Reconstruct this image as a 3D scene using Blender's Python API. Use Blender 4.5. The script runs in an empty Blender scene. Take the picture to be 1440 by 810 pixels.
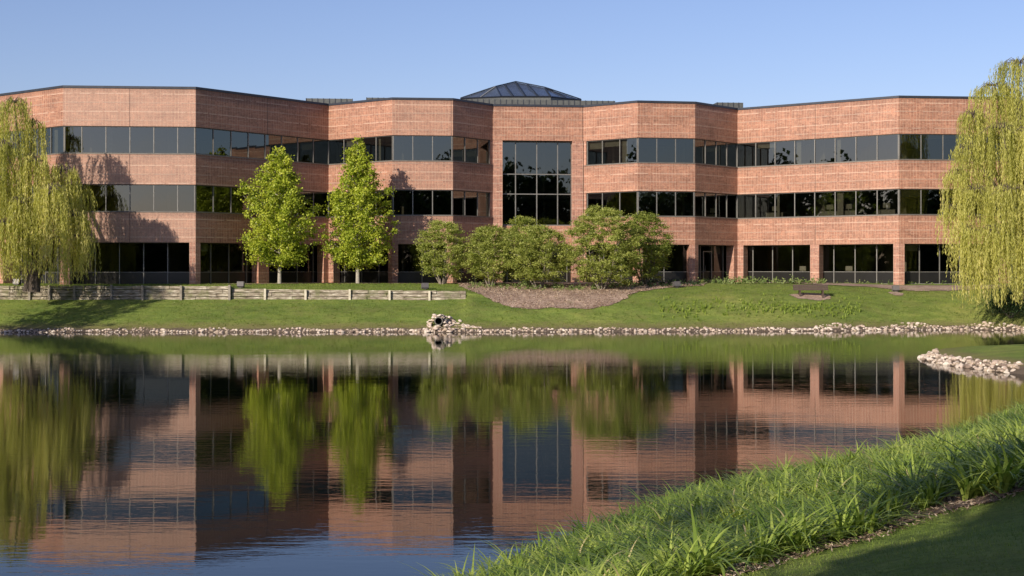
import bpy, math, random
import numpy as np
from mathutils import Vector, Matrix, noise as mnoise

random.seed(7)
rng = np.random.default_rng(11)
C = bpy.context.scene.collection
F = 2000.0; HZ = 377.0; CAM = 3.9           # focal length in pixels of the 1440 px photograph, horizon row, eye height above the water
R = math.radians

# ------------------------------------------------------------------ helpers
class MB:
    """collects faces, links them as one mesh object"""
    def __init__(s):
        s.v = []; s.f = []; s.m = []; s.uv = []
    def face(s, pts, m=0, uv=None):
        n = len(s.v); s.v += [tuple(p) for p in pts]
        s.f.append(tuple(range(n, n + len(pts)))); s.m.append(m)
        s.uv.append(uv if uv else [(p[0], p[2]) for p in pts])
    def box(s, x0, x1, y0, y1, z0, z1, m=0, M=None):
        c = [Vector((x, y, z)) for z in (z0, z1) for y in (y0, y1) for x in (x0, x1)]
        if M is not None: c = [M @ p for p in c]
        for q in ((0, 2, 3, 1), (4, 5, 7, 6), (0, 1, 5, 4), (2, 6, 7, 3), (0, 4, 6, 2), (1, 3, 7, 5)):
            L = (c[q[1]] - c[q[0]]).length; H = (c[q[2]] - c[q[1]]).length
            s.face([c[i] for i in q], m, [(0, 0), (L, 0), (L, H), (0, H)])
    def tube(s, pts, rad, n=7, m=0, cap=True):
        pts = [Vector(p) for p in pts]; rings = []
        for i, p in enumerate(pts):
            d = (pts[min(i + 1, len(pts) - 1)] - pts[max(i - 1, 0)]).normalized()
            a = d.cross(Vector((0.13, 0.97, 0.2))).normalized(); b = d.cross(a)
            st = len(s.v)
            for k in range(n):
                t = 2 * math.pi * k / n
                s.v.append(tuple(p + (a * math.cos(t) + b * math.sin(t)) * rad[i]))
            rings.append(st)
        for i in range(len(pts) - 1):
            for k in range(n):
                s.f.append((rings[i] + k, rings[i] + (k + 1) % n, rings[i + 1] + (k + 1) % n, rings[i + 1] + k))
                s.m.append(m); s.uv.append([(0, 0)] * 4)
        if cap:
            for r0 in (rings[0], rings[-1]):
                s.f.append(tuple(r0 + k for k in range(n))); s.m.append(m); s.uv.append([(0, 0)] * n)
    def build(s, name, mats, parent=None, smooth=False):
        me = bpy.data.meshes.new(name)
        me.from_pydata(s.v, [], s.f)
        if not isinstance(mats, (list, tuple)): mats = [mats]
        for m in mats: me.materials.append(m)
        me.polygons.foreach_set('material_index', s.m)
        ul = me.uv_layers.new(name='UVMap')
        ul.data.foreach_set('uv', [c for u in s.uv for p in u for c in p])
        if smooth: me.polygons.foreach_set('use_smooth', [True] * len(s.f))
        me.update()
        return link(name, me, parent)

def link(name, me, parent=None, loc=None):
    o = bpy.data.objects.new(name, me); C.objects.link(o)
    if parent is not None: o.parent = parent
    if loc is not None: o.location = loc
    return o

def npmesh(name, V, Q, mat, parent=None, var=None, smooth=False):
    """V (n,3), Q (m,4) or (m,3) numpy arrays, var one value per face"""
    me = bpy.data.meshes.new(name)
    k = Q.shape[1]
    me.vertices.add(len(V)); me.vertices.foreach_set('co', np.ascontiguousarray(V, dtype=np.float32).ravel())
    me.loops.add(Q.size); me.loops.foreach_set('vertex_index', np.ascontiguousarray(Q, dtype=np.int32).ravel())
    me.polygons.add(len(Q))
    me.polygons.foreach_set('loop_start', np.arange(0, Q.size, k, dtype=np.int32))
    me.polygons.foreach_set('loop_total', np.full(len(Q), k, dtype=np.int32))
    if smooth: me.polygons.foreach_set('use_smooth', np.ones(len(Q), dtype=bool))
    me.update(calc_edges=True)
    if var is not None:
        a = me.attributes.new('tone', 'FLOAT', 'FACE'); a.data.foreach_set('value', np.asarray(var, dtype=np.float32))
    for m in (mat if isinstance(mat, (list, tuple)) else [mat]): me.materials.append(m)
    return link(name, me, parent)

def tag(o, label=None, cat=None, group=None, kind=None):
    if label: o['label'] = label
    if cat: o['category'] = cat
    if group: o['group'] = group
    if kind: o['kind'] = kind
    return o
def empty(name, loc, rz=0):
    o = bpy.data.objects.new(name, None); C.objects.link(o); o.location = loc; o.rotation_euler = (0, 0, rz)
    o.empty_display_size = 0.2
    return o
def copy_thing(o, loc, rz, label=None, group=None, parent=None):
    c = o.copy(); C.objects.link(c); c.parent = parent
    if parent is None:
        c.location = loc; c.rotation_euler = (0, 0, rz)
        if label: c['label'] = label
        if group: c['group'] = group
    for ch in list(o.children): copy_thing(ch, None, None, parent=c)
    return c
def smooth(t): 
    t = np.clip(t, 0, 1); return t * t * (3 - 2 * t)

# ------------------------------------------------------------------ materials
def mat(name):
    m = bpy.data.materials.new(name); m.use_nodes = True
    nt = m.node_tree; b = nt.nodes['Principled BSDF']
    return m, nt, b
def N(nt, t, **kw):
    n = nt.nodes.new(t)
    for k, v in kw.items():
        if k.startswith('i_'): n.inputs[k[2:].replace('_', ' ')].default_value = v
        else: setattr(n, k, v)
    return n
def ramp(nt, fac, stops):
    r = nt.nodes.new('ShaderNodeValToRGB'); e = r.color_ramp.elements
    while len(e) < len(stops): e.new(0.5)
    for el, (p, c) in zip(e, stops): el.position = p; el.color = (*c, 1)
    nt.links.new(fac, r.inputs['Fac']); return r.outputs['Color']
def mixc(nt, fac, a, b, mode='MIX'):
    m = nt.nodes.new('ShaderNodeMix'); m.data_type = 'RGBA'; m.blend_type = mode
    for s, v in ((m.inputs[0], fac), (m.inputs[6], a), (m.inputs[7], b)):
        if isinstance(v, (int, float)): s.default_value = v
        elif isinstance(v, tuple): s.default_value = (*v, 1)
        else: nt.links.new(v, s)
    return m.outputs[2]
def math_(nt, op, a, b=None, clamp=False):
    m = nt.nodes.new('ShaderNodeMath'); m.operation = op; m.use_clamp = clamp
    for s, v in ((m.inputs[0], a), (m.inputs[1], b)):
        if v is None: continue
        if isinstance(v, (int, float)): s.default_value = v
        else: nt.links.new(v, s)
    return m.outputs[0]
def coords(nt, kind='Object', scale=(1, 1, 1)):
    t = nt.nodes.new('ShaderNodeTexCoord'); mp = nt.nodes.new('ShaderNodeMapping')
    mp.inputs['Scale'].default_value = scale
    nt.links.new(t.outputs[kind], mp.inputs['Vector']); return mp.outputs['Vector']
def nz(nt, vec, scale, detail=4, rough=0.55):
    n = nt.nodes.new('ShaderNodeTexNoise'); n.inputs['Scale'].default_value = scale
    n.inputs['Detail'].default_value = detail; n.inputs['Roughness'].default_value = rough
    nt.links.new(vec, n.inputs['Vector']); return n.outputs['Fac']
def bump(nt, b, h, strength, dist):
    bp = nt.nodes.new('ShaderNodeBump'); bp.inputs['Strength'].default_value = strength; bp.inputs['Distance'].default_value = dist
    nt.links.new(h, bp.inputs['Height']); nt.links.new(bp.outputs['Normal'], b.inputs['Normal'])

def m_plain(name, col, rough=0.6, metal=0, var=0.15, scale=3):
    m, nt, b = mat(name); v = coords(nt)
    f = nz(nt, v, scale, 5)
    c = ramp(nt, f, [(0.3, tuple(x * (1 - var) for x in col)), (0.7, tuple(min(1, x * (1 + var)) for x in col))])
    nt.links.new(c, b.inputs['Base Color']); b.inputs['Roughness'].default_value = rough; b.inputs['Metallic'].default_value = metal
    return m

def m_brick(name, c1, c2, mortar, bw=0.203, bh=0.203, pale=0.35, line=0.62, zones=()):
    m, nt, b = mat(name); uv = coords(nt, 'UV')
    br = nt.nodes.new('ShaderNodeTexBrick'); nt.links.new(uv, br.inputs['Vector'])
    br.offset = 0.0; br.squash = 1.0
    br.inputs['Color1'].default_value = (*c1, 1); br.inputs['Color2'].default_value = (*c2, 1); br.inputs['Mortar'].default_value = (*mortar, 1)
    br.inputs['Scale'].default_value = 1; br.inputs['Mortar Size'].default_value = 0.009; br.inputs['Mortar Smooth'].default_value = 0.2
    br.inputs['Brick Width'].default_value = bw; br.inputs['Row Height'].default_value = bh; br.inputs['Bias'].default_value = -0.1
    # broad kiln-tone patches, upright streaks of wash, paler bloom
    big = nz(nt, coords(nt, 'UV', (0.5, 1.1, 1)), 1.0, 6, 0.65)
    tone = ramp(nt, big, [(0.3, (0.70, 0.67, 0.67)), (0.5, (1, 1, 1)), (0.7, (1.25, 1.24, 1.22))])
    c = mixc(nt, 1.0, br.outputs['Color'], tone, 'MULTIPLY')
    st = nz(nt, coords(nt, 'UV', (6.0, 0.55, 1)), 1.6, 6, 0.78)
    c = mixc(nt, 1.0, c, ramp(nt, st, [(0.3, (0.66, 0.63, 0.63)), (0.52, (1, 1, 1)), (0.72, (1.34, 1.32, 1.32))]), 'MULTIPLY')
    bl = math_(nt, 'MULTIPLY', ramp(nt, nz(nt, coords(nt, 'UV', (1.6, 1.2, 1)), 1.3, 7, 0.75), [(0.5, (0, 0, 0)), (0.75, (1, 1, 1))]), pale)
    c = mixc(nt, bl, c, (0.48, 0.32, 0.24))
    sep = nt.nodes.new('ShaderNodeSeparateXYZ'); nt.links.new(uv, sep.inputs[0])
    for u0, u1, am in zones:                    # paler bloom plus painted sun sheen on front bays, painted shade on right-facing ones
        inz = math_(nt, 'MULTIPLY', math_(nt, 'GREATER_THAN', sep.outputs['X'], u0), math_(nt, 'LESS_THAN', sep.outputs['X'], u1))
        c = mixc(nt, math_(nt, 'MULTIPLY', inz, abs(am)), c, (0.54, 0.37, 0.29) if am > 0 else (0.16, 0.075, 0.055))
    # every third or so course has a wide struck joint that shows as a pale line
    vj = math_(nt, 'LESS_THAN', math_(nt, 'MODULO', sep.outputs['X'], 0.2436), 0.045)
    c = mixc(nt, math_(nt, 'MULTIPLY', vj, 0.24), c, (0.52, 0.36, 0.26))
    for per, off, w, col, amt in ((0.609, 0.10, 0.045, (0.60, 0.43, 0.33), 0.70), (0.3045, 0.03, 0.03, (0.50, 0.34, 0.25), 0.34), (1.218, 0.71, 0.035, (0.10, 0.055, 0.045), 0.45)):
        md = math_(nt, 'MODULO', math_(nt, 'ADD', sep.outputs['Y'], off), per)
        ln = math_(nt, 'LESS_THAN', md, w)
        br_ = nz(nt, coords(nt, 'UV', (0.8, 3, 1)), 2.0, 2)
        ln = math_(nt, 'MULTIPLY', ln, math_(nt, 'MULTIPLY', math_(nt, 'GREATER_THAN', br_, 0.42), amt))
        c = mixc(nt, ln, c, col)
    # dark run-off streaks hanging from the top edges of the bands
    for zt_ in (16.12, 11.65, 7.69):
        dn = math_(nt, 'SUBTRACT', zt_, sep.outputs['Y']); ab = math_(nt, 'GREATER_THAN', dn, 0.0)
        ln = math_(nt, 'MULTIPLY', nz(nt, coords(nt, 'UV', (2.2, 0.02, 1)), 2.0, 5, 0.75), 1.3)
        wet = math_(nt, 'MULTIPLY', ab, math_(nt, 'LESS_THAN', dn, math_(nt, 'SUBTRACT', ln, 0.42)))
        c = mixc(nt, math_(nt, 'MULTIPLY', wet, 0.22), c, (0.10, 0.055, 0.04))
    fine = nz(nt, coords(nt, 'UV', (5, 10, 1)), 2.2, 2)
    c = mixc(nt, 1.0, c, ramp(nt, fine, [(0.3, (0.82, 0.80, 0.80)), (0.7, (1.18, 1.18, 1.16))]), 'MULTIPLY')
    nt.links.new(c, b.inputs['Base Color']); b.inputs['Roughness'].default_value = 0.62
    bump(nt, b, br.outputs['Fac'], 0.35, -0.006)
    return m

def m_leaf(name, stops, trans=0.35, rough=0.5):
    m, nt, b = mat(name)
    a = nt.nodes.new('ShaderNodeAttribute'); a.attribute_name = 'tone'
    c = ramp(nt, a.outputs['Fac'], stops)
    nt.links.new(c, b.inputs['Base Color']); b.inputs['Roughness'].default_value = rough
    b.inputs['Specular IOR Level'].default_value = 0.3
    tr = nt.nodes.new('ShaderNodeBsdfTranslucent'); c2 = mixc(nt, 1.0, c, (1.25, 1.35, 0.55), 'MULTIPLY'); nt.links.new(c2, tr.inputs['Color'])
    mx = nt.nodes.new('ShaderNodeMixShader'); mx.inputs[0].default_value = trans
    nt.links.new(b.outputs[0], mx.inputs[1]); nt.links.new(tr.outputs[0], mx.inputs[2])
    nt.links.new(mx.outputs[0], nt.nodes['Material Output'].inputs['Surface'])
    return m

def m_glass(name, refl=0.12, tint=(0.24, 0.24, 0.21), rcol=(0.70, 0.76, 0.74)):
    m, nt, b = mat(name); nt.nodes.remove(b)
    g = N(nt, 'ShaderNodeBsdfGlossy', i_Roughness=0.01); g.inputs['Color'].default_value = (*rcol, 1)
    t = N(nt, 'ShaderNodeBsdfTransparent'); t.inputs['Color'].default_value = (*tint, 1)
    fr = N(nt, 'ShaderNodeFresnel', i_IOR=1.5)
    f = math_(nt, 'ADD', fr.outputs[0], refl, True)
    bp = N(nt, 'ShaderNodeBump', i_Strength=0.25, i_Distance=0.006)
    nt.links.new(nz(nt, coords(nt, 'Object'), 0.7, 1), bp.inputs['Height']); nt.links.new(bp.outputs[0], g.inputs['Normal'])
    mx = N(nt, 'ShaderNodeMixShader'); nt.links.new(f, mx.inputs[0]); nt.links.new(t.outputs[0], mx.inputs[1]); nt.links.new(g.outputs[0], mx.inputs[2])
    nt.links.new(mx.outputs[0], nt.nodes['Material Output'].inputs['Surface'])
    return m

M = {}
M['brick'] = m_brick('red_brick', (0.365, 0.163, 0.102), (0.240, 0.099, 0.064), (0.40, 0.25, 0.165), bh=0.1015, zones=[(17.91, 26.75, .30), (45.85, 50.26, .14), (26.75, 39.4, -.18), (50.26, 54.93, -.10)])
M['brick_col'] = m_brick('column_brick', (0.42, 0.19, 0.125), (0.24, 0.09, 0.06), (0.42, 0.30, 0.23), bw=0.2, bh=0.1, pale=0.2)
M['coping'] = m_plain('dark_metal_coping', (0.05, 0.055, 0.068), 0.45, 0.5)
M['sill'] = m_plain('metal_sill', (0.22, 0.19, 0.16), 0.5, 0.3)
M['mullion'] = m_plain('bronze_mullion', (0.22, 0.21, 0.19), 0.45, 0.4)
M['mullion_dark'] = m_plain('dark_bronze_mullion', (0.10, 0.095, 0.085), 0.45, 0.4)
M['glass'] = m_glass('tinted_glass')
M['glass_low'] = m_glass('tinted_glass_low', 0.03, (0.36, 0.355, 0.32))
M['soffit'] = m_plain('brown_soffit', (0.05, 0.035, 0.03), 0.8)
M['slab'] = m_plain('ceiling_grey', (0.26, 0.25, 0.22), 0.9)
M['inner'] = m_plain('inner_wall', (0.48, 0.44, 0.36), 0.9, 0, 0.4, 0.3)
M['blind'] = m_plain('blind_cloth', (0.70, 0.67, 0.58), 0.9)
M['spandrel'] = m_plain('dark_spandrel_glass', (0.012, 0.011, 0.010), 0.3)
M['roof'] = m_plain('roof_felt', (0.12, 0.12, 0.12), 0.9)
M['screen'] = m_plain('roof_screen_metal', (0.095, 0.10, 0.095), 0.6, 0.2, 0.2, 6)
M['skylight'] = m_plain('blue_grey_skylight', (0.075, 0.095, 0.135), 0.22, 0.35, 0.2, 1)
M['rib'] = m_plain('skylight_rib', (0.03, 0.035, 0.045), 0.4, 0.5)
M['bark'] = m_plain('grey_bark', (0.17, 0.14, 0.11), 0.9, 0, 0.35, 8)
M['bark_pale'] = m_plain('pale_bark', (0.30, 0.27, 0.22), 0.9, 0, 0.3, 8)
M['bark_dark'] = m_plain('dark_willow_bark', (0.085, 0.065, 0.05), 0.95, 0, 0.4, 5)
M['metal'] = m_plain('weathered_grey_metal', (0.11, 0.10, 0.095), 0.5, 0.3)
M['lens'] = m_plain('lamp_lens', (0.10, 0.10, 0.11), 0.1)
M['pad'] = m_plain('concrete_pad', (0.42, 0.36, 0.29), 0.9)
M['bench'] = m_plain('weathered_bench_wood', (0.060, 0.036, 0.026), 0.7, 0, 0.3, 12)
M['post'] = m_plain('pale_post_wood', (0.52, 0.47, 0.36), 0.85, 0, 0.25, 5)
M['post_old'] = m_plain('old_post_wood', (0.24, 0.21, 0.17), 0.9, 0, 0.3, 5)
M['pipe'] = m_plain('galvanised_pipe', (0.16, 0.15, 0.13), 0.6, 0.3)
M['dark'] = m_plain('pipe_inside', (0.01, 0.01, 0.01), 0.9)

def m_timber():
    m, nt, b = mat('weathered_timber'); v = coords(nt, 'Object', (0.9, 1, 7))
    c = ramp(nt, nz(nt, v, 1.6, 6, 0.7), [(0.34, (0.05, 0.04, 0.03)), (0.44, (0.19, 0.155, 0.11)), (0.54, (0.34, 0.29, 0.22)), (0.66, (0.66, 0.61, 0.50))])
    moss = ramp(nt, nz(nt, coords(nt), 1.3, 5, 0.65), [(0.5, (0, 0, 0)), (0.7, (0.7, 0.7, 0.7))])
    c = mixc(nt, moss, c, (0.13, 0.15, 0.045))
    nt.links.new(c, b.inputs['Base Color']); b.inputs['Roughness'].default_value = 0.9
    bump(nt, b, nz(nt, v, 8, 4), 0.6, 0.02)
    return m
M['timber'] = m_timber()

def m_ground():
    m, nt, b = mat('lawn'); v = coords(nt)
    a = nt.nodes.new('ShaderNodeAttribute'); a.attribute_name = 'shore'
    big = nz(nt, v, 0.16, 5, 0.6); mid = nz(nt, coords(nt, 'Object', (0.7, 1.5, 1)), 1.1, 6, 0.7); fine = nz(nt, v, 14, 5, 0.7)
    c = ramp(nt, big, [(0.32, (0.130, 0.185, 0.040)), (0.5, (0.175, 0.230, 0.050)), (0.68, (0.240, 0.270, 0.068))])
    c = mixc(nt, 1.0, c, ramp(nt, mid, [(0.3, (0.68, 0.74, 0.68)), (0.5, (1, 1, 1)), (0.7, (1.35, 1.22, 1.2))]), 'MULTIPLY')
    c = mixc(nt, 1.0, c, ramp(nt, fine, [(0.25, (0.6, 0.64, 0.6)), (0.5, (1, 1, 1)), (0.75, (1.35, 1.3, 1.3))]), 'MULTIPLY')
    dry = math_(nt, 'MULTIPLY', ramp(nt, nz(nt, v, 0.7, 6, 0.7), [(0.46, (0, 0, 0)), (0.68, (1, 1, 1))]), 0.55)
    c = mixc(nt, dry, c, (0.17, 0.165, 0.055))
    # worn, dried strip along the stones
    sh = math_(nt, 'ADD', a.outputs['Fac'], math_(nt, 'MULTIPLY', math_(nt, 'SUBTRACT', nz(nt, v, 1.7, 5, 0.7), 0.5), 1.5))
    k = ramp(nt, math_(nt, 'MULTIPLY', sh, 0.333), [(0.27, (1, 1, 1)), (0.55, (0.0, 0.0, 0.0))])
    c = mixc(nt, math_(nt, 'MULTIPLY', k, 0.8), c, (0.19, 0.165, 0.07))
    k2 = ramp(nt, sh, [(0.25, (1, 1, 1)), (0.55, (0, 0, 0))])
    c = mixc(nt, k2, c, (0.13, 0.10, 0.075))
    nt.links.new(c, b.inputs['Base Color']); b.inputs['Roughness'].default_value = 0.95
    b.inputs['Specular IOR Level'].default_value = 0.1
    bump(nt, b, math_(nt, 'ADD', fine, math_(nt, 'MULTIPLY', mid, 2.0)), 0.9, 0.08)
    return m
M['ground'] = m_ground()

def m_mulch(name, dark=1.0, k=1):
    m, nt, b = mat(name); v = coords(nt, 'Object', (k, k, k))
    c = ramp(nt, nz(nt, v, 9, 8, 0.8), [(0.3, (0.10 * dark, 0.065 * dark, 0.045 * dark)), (0.5, (0.24 * dark, 0.17 * dark, 0.125 * dark)), (0.7, (0.44 * dark, 0.34 * dark, 0.27 * dark))])
    c = mixc(nt, 1.0, c, ramp(nt, nz(nt, v, 0.6, 5), [(0.35, (0.75, 0.7, 0.68)), (0.65, (1.25, 1.25, 1.25))]), 'MULTIPLY')
    c = mixc(nt, math_(nt, 'MULTIPLY', ramp(nt, nz(nt, v, 1.4, 6, 0.7), [(0.56, (0, 0, 0)), (0.7, (1, 1, 1))]), 0.35), c, (0.14, 0.14, 0.06))
    nt.links.new(c, b.inputs['Base Color']); b.inputs['Roughness'].default_value = 0.95
    bump(nt, b, nz(nt, v, 18, 5, 0.8), 1.0, 0.04)
    return m
M['mulch'] = m_mulch('bark_mulch', 1.42)
M['straw'] = m_mulch('dry_leaf_litter', 1.15); M['litter'] = m_mulch('near_bark_litter', 0.95, 5)

def m_rock(name, a, c_):
    m, nt, b = mat(name)
    oi = nt.nodes.new('ShaderNodeAttribute'); oi.attribute_name = 'tone'
    c = ramp(nt, nz(nt, coords(nt), 7, 6, 0.7), [(0.3, tuple(x * 0.65 for x in a)), (0.5, a), (0.72, c_)])
    c = mixc(nt, 1.0, c, ramp(nt, oi.outputs['Fac'], [(0, (0.45, 0.38, 0.34)), (0.3, (0.85, 0.78, 0.66)), (0.5, (1.0, 0.88, 0.84)), (0.75, (1.15, 1.12, 1.08)), (1, (1.35, 1.33, 1.3))]), 'MULTIPLY')
    nt.links.new(c, b.inputs['Base Color']); b.inputs['Roughness'].default_value = 0.85
    bump(nt, b, nz(nt, coords(nt), 12, 5), 0.5, 0.03)
    return m
M['rock'] = m_rock('limestone_rubble', (0.46, 0.395, 0.33), (0.66, 0.60, 0.53))

def m_water():
    m, nt, b = mat('pond_water')
    b.inputs['Base Color'].default_value = (0.0022, 0.0045, 0.003, 1); b.inputs['Roughness'].default_value = 0.012
    b.inputs['IOR'].default_value = 1.33; b.inputs['Specular Tint'].default_value = (0.78, 0.90, 1.0, 1)
    v1 = nz(nt, coords(nt, 'Object', (0.9, 3.2, 1)), 1.0, 3, 0.55)
    v2 = nz(nt, coords(nt, 'Object', (4.0, 11.0, 1)), 1.0, 3, 0.6)
    v3 = nz(nt, coords(nt, 'Object', (0.10, 0.33, 1)), 1.0, 2, 0.5)
    patch = ramp(nt, nz(nt, coords(nt, 'Object', (0.035, 0.12, 1)), 1.0, 3, 0.6), [(0.35, (0.25, 0.25, 0.25)), (0.62, (1, 1, 1))])
    h = math_(nt, 'ADD', math_(nt, 'MULTIPLY', v1, 0.70), math_(nt, 'MULTIPLY', v2, 0.15))
    h = math_(nt, 'MULTIPLY', h, patch)
    h = math_(nt, 'ADD', h, math_(nt, 'MULTIPLY', v3, 0.8))
    bump(nt, b, h, 1.0, 0.0048)
    return m
M['water'] = m_water()

M['l_willow'] = m_leaf('willow_leaves', [(0, (0.25, 0.26, 0.055)), (0.45, (0.50, 0.48, 0.125)), (0.8, (0.68, 0.62, 0.22)), (1, (0.72, 0.57, 0.30))], 0.42)
M['l_lime'] = m_leaf('lime_leaves', [(0, (0.15, 0.21, 0.016)), (0.5, (0.36, 0.42, 0.040)), (0.85, (0.56, 0.57, 0.075)), (1, (0.46, 0.38, 0.10))], 0.34)
M['l_olive'] = m_leaf('small_tree_leaves', [(0, (0.14, 0.19, 0.03)), (0.5, (0.34, 0.37, 0.085)), (1, (0.54, 0.55, 0.18))], 0.4)
M['l_lily'] = m_leaf('daylily_blades', [(0, (0.070, 0.125, 0.018)), (0.5, (0.195, 0.275, 0.045)), (0.85, (0.35, 0.43, 0.085)), (0.97, (0.42, 0.47, 0.12)), (1, (0.52, 0.43, 0.22))], 0.32, 0.5)
M['l_grass'] = m_leaf('grass_blades', [(0, (0.08, 0.13, 0.018)), (0.6, (0.155, 0.22, 0.034)), (1, (0.30, 0.36, 0.07))], 0.3)
M['l_cover'] = m_leaf('ground_cover_leaves', [(0, (0.06, 0.11, 0.025)), (0.5, (0.16, 0.22, 0.06)), (1, (0.34, 0.36, 0.15))], 0.25)
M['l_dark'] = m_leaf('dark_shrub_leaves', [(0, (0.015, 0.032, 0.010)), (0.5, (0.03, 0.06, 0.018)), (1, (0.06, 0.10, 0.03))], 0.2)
M['l_wood'] = m_leaf('wood_leaves', [(0, (0.03, 0.05, 0.015)), (1, (0.07, 0.10, 0.03))], 0.2)
M['l_azalea'] = m_leaf('azalea_leaves', [(0, (0.16, 0.20, 0.05)), (0.5, (0.30, 0.27, 0.09)), (0.8, (0.42, 0.24, 0.14)), (1, (0.5, 0.24, 0.16))], 0.25)

# ------------------------------------------------------------------ terrain
LAKE = np.array([(-35, 20), (-33.5, 60), (-33.6, 80), (-35, 85.6), (-33, 86.0), (-24, 86.6), (-12, 86.3), (-6, 86.9), (-4.6, 86.2), (0, 86.6), (8, 87.2), (16, 87.6), (22, 88.6), (26, 89.6),
    (29, 89.8), (32, 89.0), (37, 86.5), (60, 82), (90, 78), (90, 70), (40, 67.5), (30, 66.6), (24, 65.6), (20.0, 64.3), (18.0, 62.2), (17.5, 59.8), (17.6, 56.6), (18.5, 52.6), (23, 48.5), (40, 46), (90, 42),
    (90, 41), (24, 42), (15.6, 39.4), (13.0, 36.9), (11.3, 34.2), (8.5, 29.8), (6.1, 25.8), (4.8, 24.2), (3.4, 23.8), (2.0, 22.0), (0.8, 19.7), (-0.35, 17.4), (-1.5, 15.0),
    (-3.2, 12.6), (-6, 10.4), (-12, 8.2), (-30, 5)], dtype=float)

def lake_sd(X, Y):
    """distance to the shoreline, positive on land"""
    X = np.asarray(X, float); Y = np.asarray(Y, float)
    best = np.full(X.shape, 1e9); inside = np.zeros(X.shape, bool)
    n = len(LAKE)
    for i in range(n):
        ax, ay = LAKE[i]; bx, by = LAKE[(i + 1) % n]
        dx, dy = bx - ax, by - ay
        t = np.clip(((X - ax) * dx + (Y - ay) * dy) / (dx * dx + dy * dy), 0, 1)
        best = np.minimum(best, np.hypot(X - ax - t * dx, Y - ay - t * dy))
        cr = ((ay > Y) != (by > Y)); xi = ax + (Y - ay) * dx / (dy if dy else 1e-9)
        inside ^= cr & (X < xi)
    return np.where(inside, -best, best)

WALL_Y = 93.0
def wall_top(X):          # top of the ground behind the timber wall
    xs = [-60, -18.4, -18.3, -12, -3.1, -2]; zs = [2.72, 2.72, 2.52, 2.52, 2.38, 2.30]
    return np.interp(X, xs, zs)
def zf(X, Y, jitter=True):
    X = np.asarray(X, float); Y = np.asarray(Y, float)
    d = lake_sd(X, Y)
    far = np.interp(d, [0, 0.9, 3.4, 6.6, 10.3, 14.5, 30], [0.08, 0.36, 1.28, 2.12, 2.60, 2.80, 2.82])
    w = smooth((-1.2 - X) / 3.0)
    fw = np.interp(Y, [86, 87, 90, 93.0, 93.05], [0.10, 0.30, 1.12, 1.86, 1.88])
    fw = np.minimum(fw, np.interp(d, [0, .9, 3.4, 6.6], [0.08, 0.36, 1.28, 1.9]))
    tb = wall_top(X); up = tb + (2.8 - tb) * smooth((Y - 93.3) / 5.0)
    fw = np.where(Y > WALL_Y + 0.12, up, fw)
    far = np.where(X < -3.0, fw, np.where(X < -1.2, far * (1 - w) + w * np.where(Y > WALL_Y + .12, up, np.minimum(far, fw + .25)), far))
    pen = np.interp(d, [0, 0.6, 3, 8, 30], [0.05, 0.38, 0.55, 0.65, 1.2])
    near = 0.06 + 0.285 * d; near = np.where(near > 1.7, 1.7 + 0.62 * (1 - np.exp(-(near - 1.7) / 0.62)), near)
    wf = smooth((Y - 72) / 6); wn = smooth((47 - Y) / 4)
    z = far * wf + (1 - wf) * (near * wn + pen * (1 - wn))
    z = np.where(d < 0, np.maximum(-1.6, 0.08 + 0.5 * d), z)
    u = 0.05 * np.sin(X * 0.9 + 1.3 * np.sin(Y * .7)) * np.sin(Y * 1.1 + X * .31)
    return z + np.where(d > 1.5, u * (Y < 92), 0)
def z1(x, y): return float(zf(np.array([x]), np.array([y]))[0])
def G(px, py, y0=70.0, y1=140.0):
    """the ground point seen at a pixel of the photograph"""
    Y = np.arange(y0, y1, 0.03); X = (px - 720) / F * Y; Z = CAM - (py - HZ) / F * Y
    k = np.argmax(Z <= zf(X, Y)); return Vector((X[k], Y[k], z1(X[k], Y[k])))
def near(px, py): return G(px, py, 6.0, 45.0)

def axis(segs):
    out = []
    for a, b, s in segs: out += list(np.arange(a, b, s))
    return np.array(sorted(set(np.round(out + [segs[-1][1]], 3))))
gx = axis([(-1500, -300, 200), (-300, -60, 20), (-60, -40, 2), (-40, -3.4, 0.5), (-3.4, 14, 0.3), (14, 34, .4), (34, 60, 2), (60, 300, 20), (300, 1500, 200)])
gy = axis([(-1500, -200, 200), (-200, -20, 15), (-20, 5, 1.5), (5, 42, 0.33), (42, 68, 0.4), (68, 85, 1), (85, 92.8, 0.2), (92.8, 93.4, 0.05), (93.4, 104, 0.4), (104, 140, 4), (140, 300, 30), (300, 2500, 300)])
XX, YY = np.meshgrid(gx, gy); ZZ = zf(XX, YY)
V = np.stack([XX.ravel(), YY.ravel(), ZZ.ravel()], 1)
nx, ny = len(gx), len(gy)
ii, jj = np.meshgrid(np.arange(nx - 1), np.arange(ny - 1)); a0 = (jj * nx + ii).ravel()
Q = np.stack([a0, a0 + 1, a0 + nx + 1, a0 + nx], 1)
ground = npmesh('ground', V, Q, M['ground'], smooth=True)
at_ = ground.data.attributes.new('shore', 'FLOAT', 'POINT'); at_.data.foreach_set('value', np.clip(lake_sd(XX, YY).ravel(), -3, 50).astype(np.float32))
tag(ground, kind='structure')
wb = MB(); wb.face([(-37, 3, 0), (92, 3, 0), (92, 92, 0), (-37, 92, 0)])
tag(wb.build('pond_water', M['water']), kind='structure')

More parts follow.
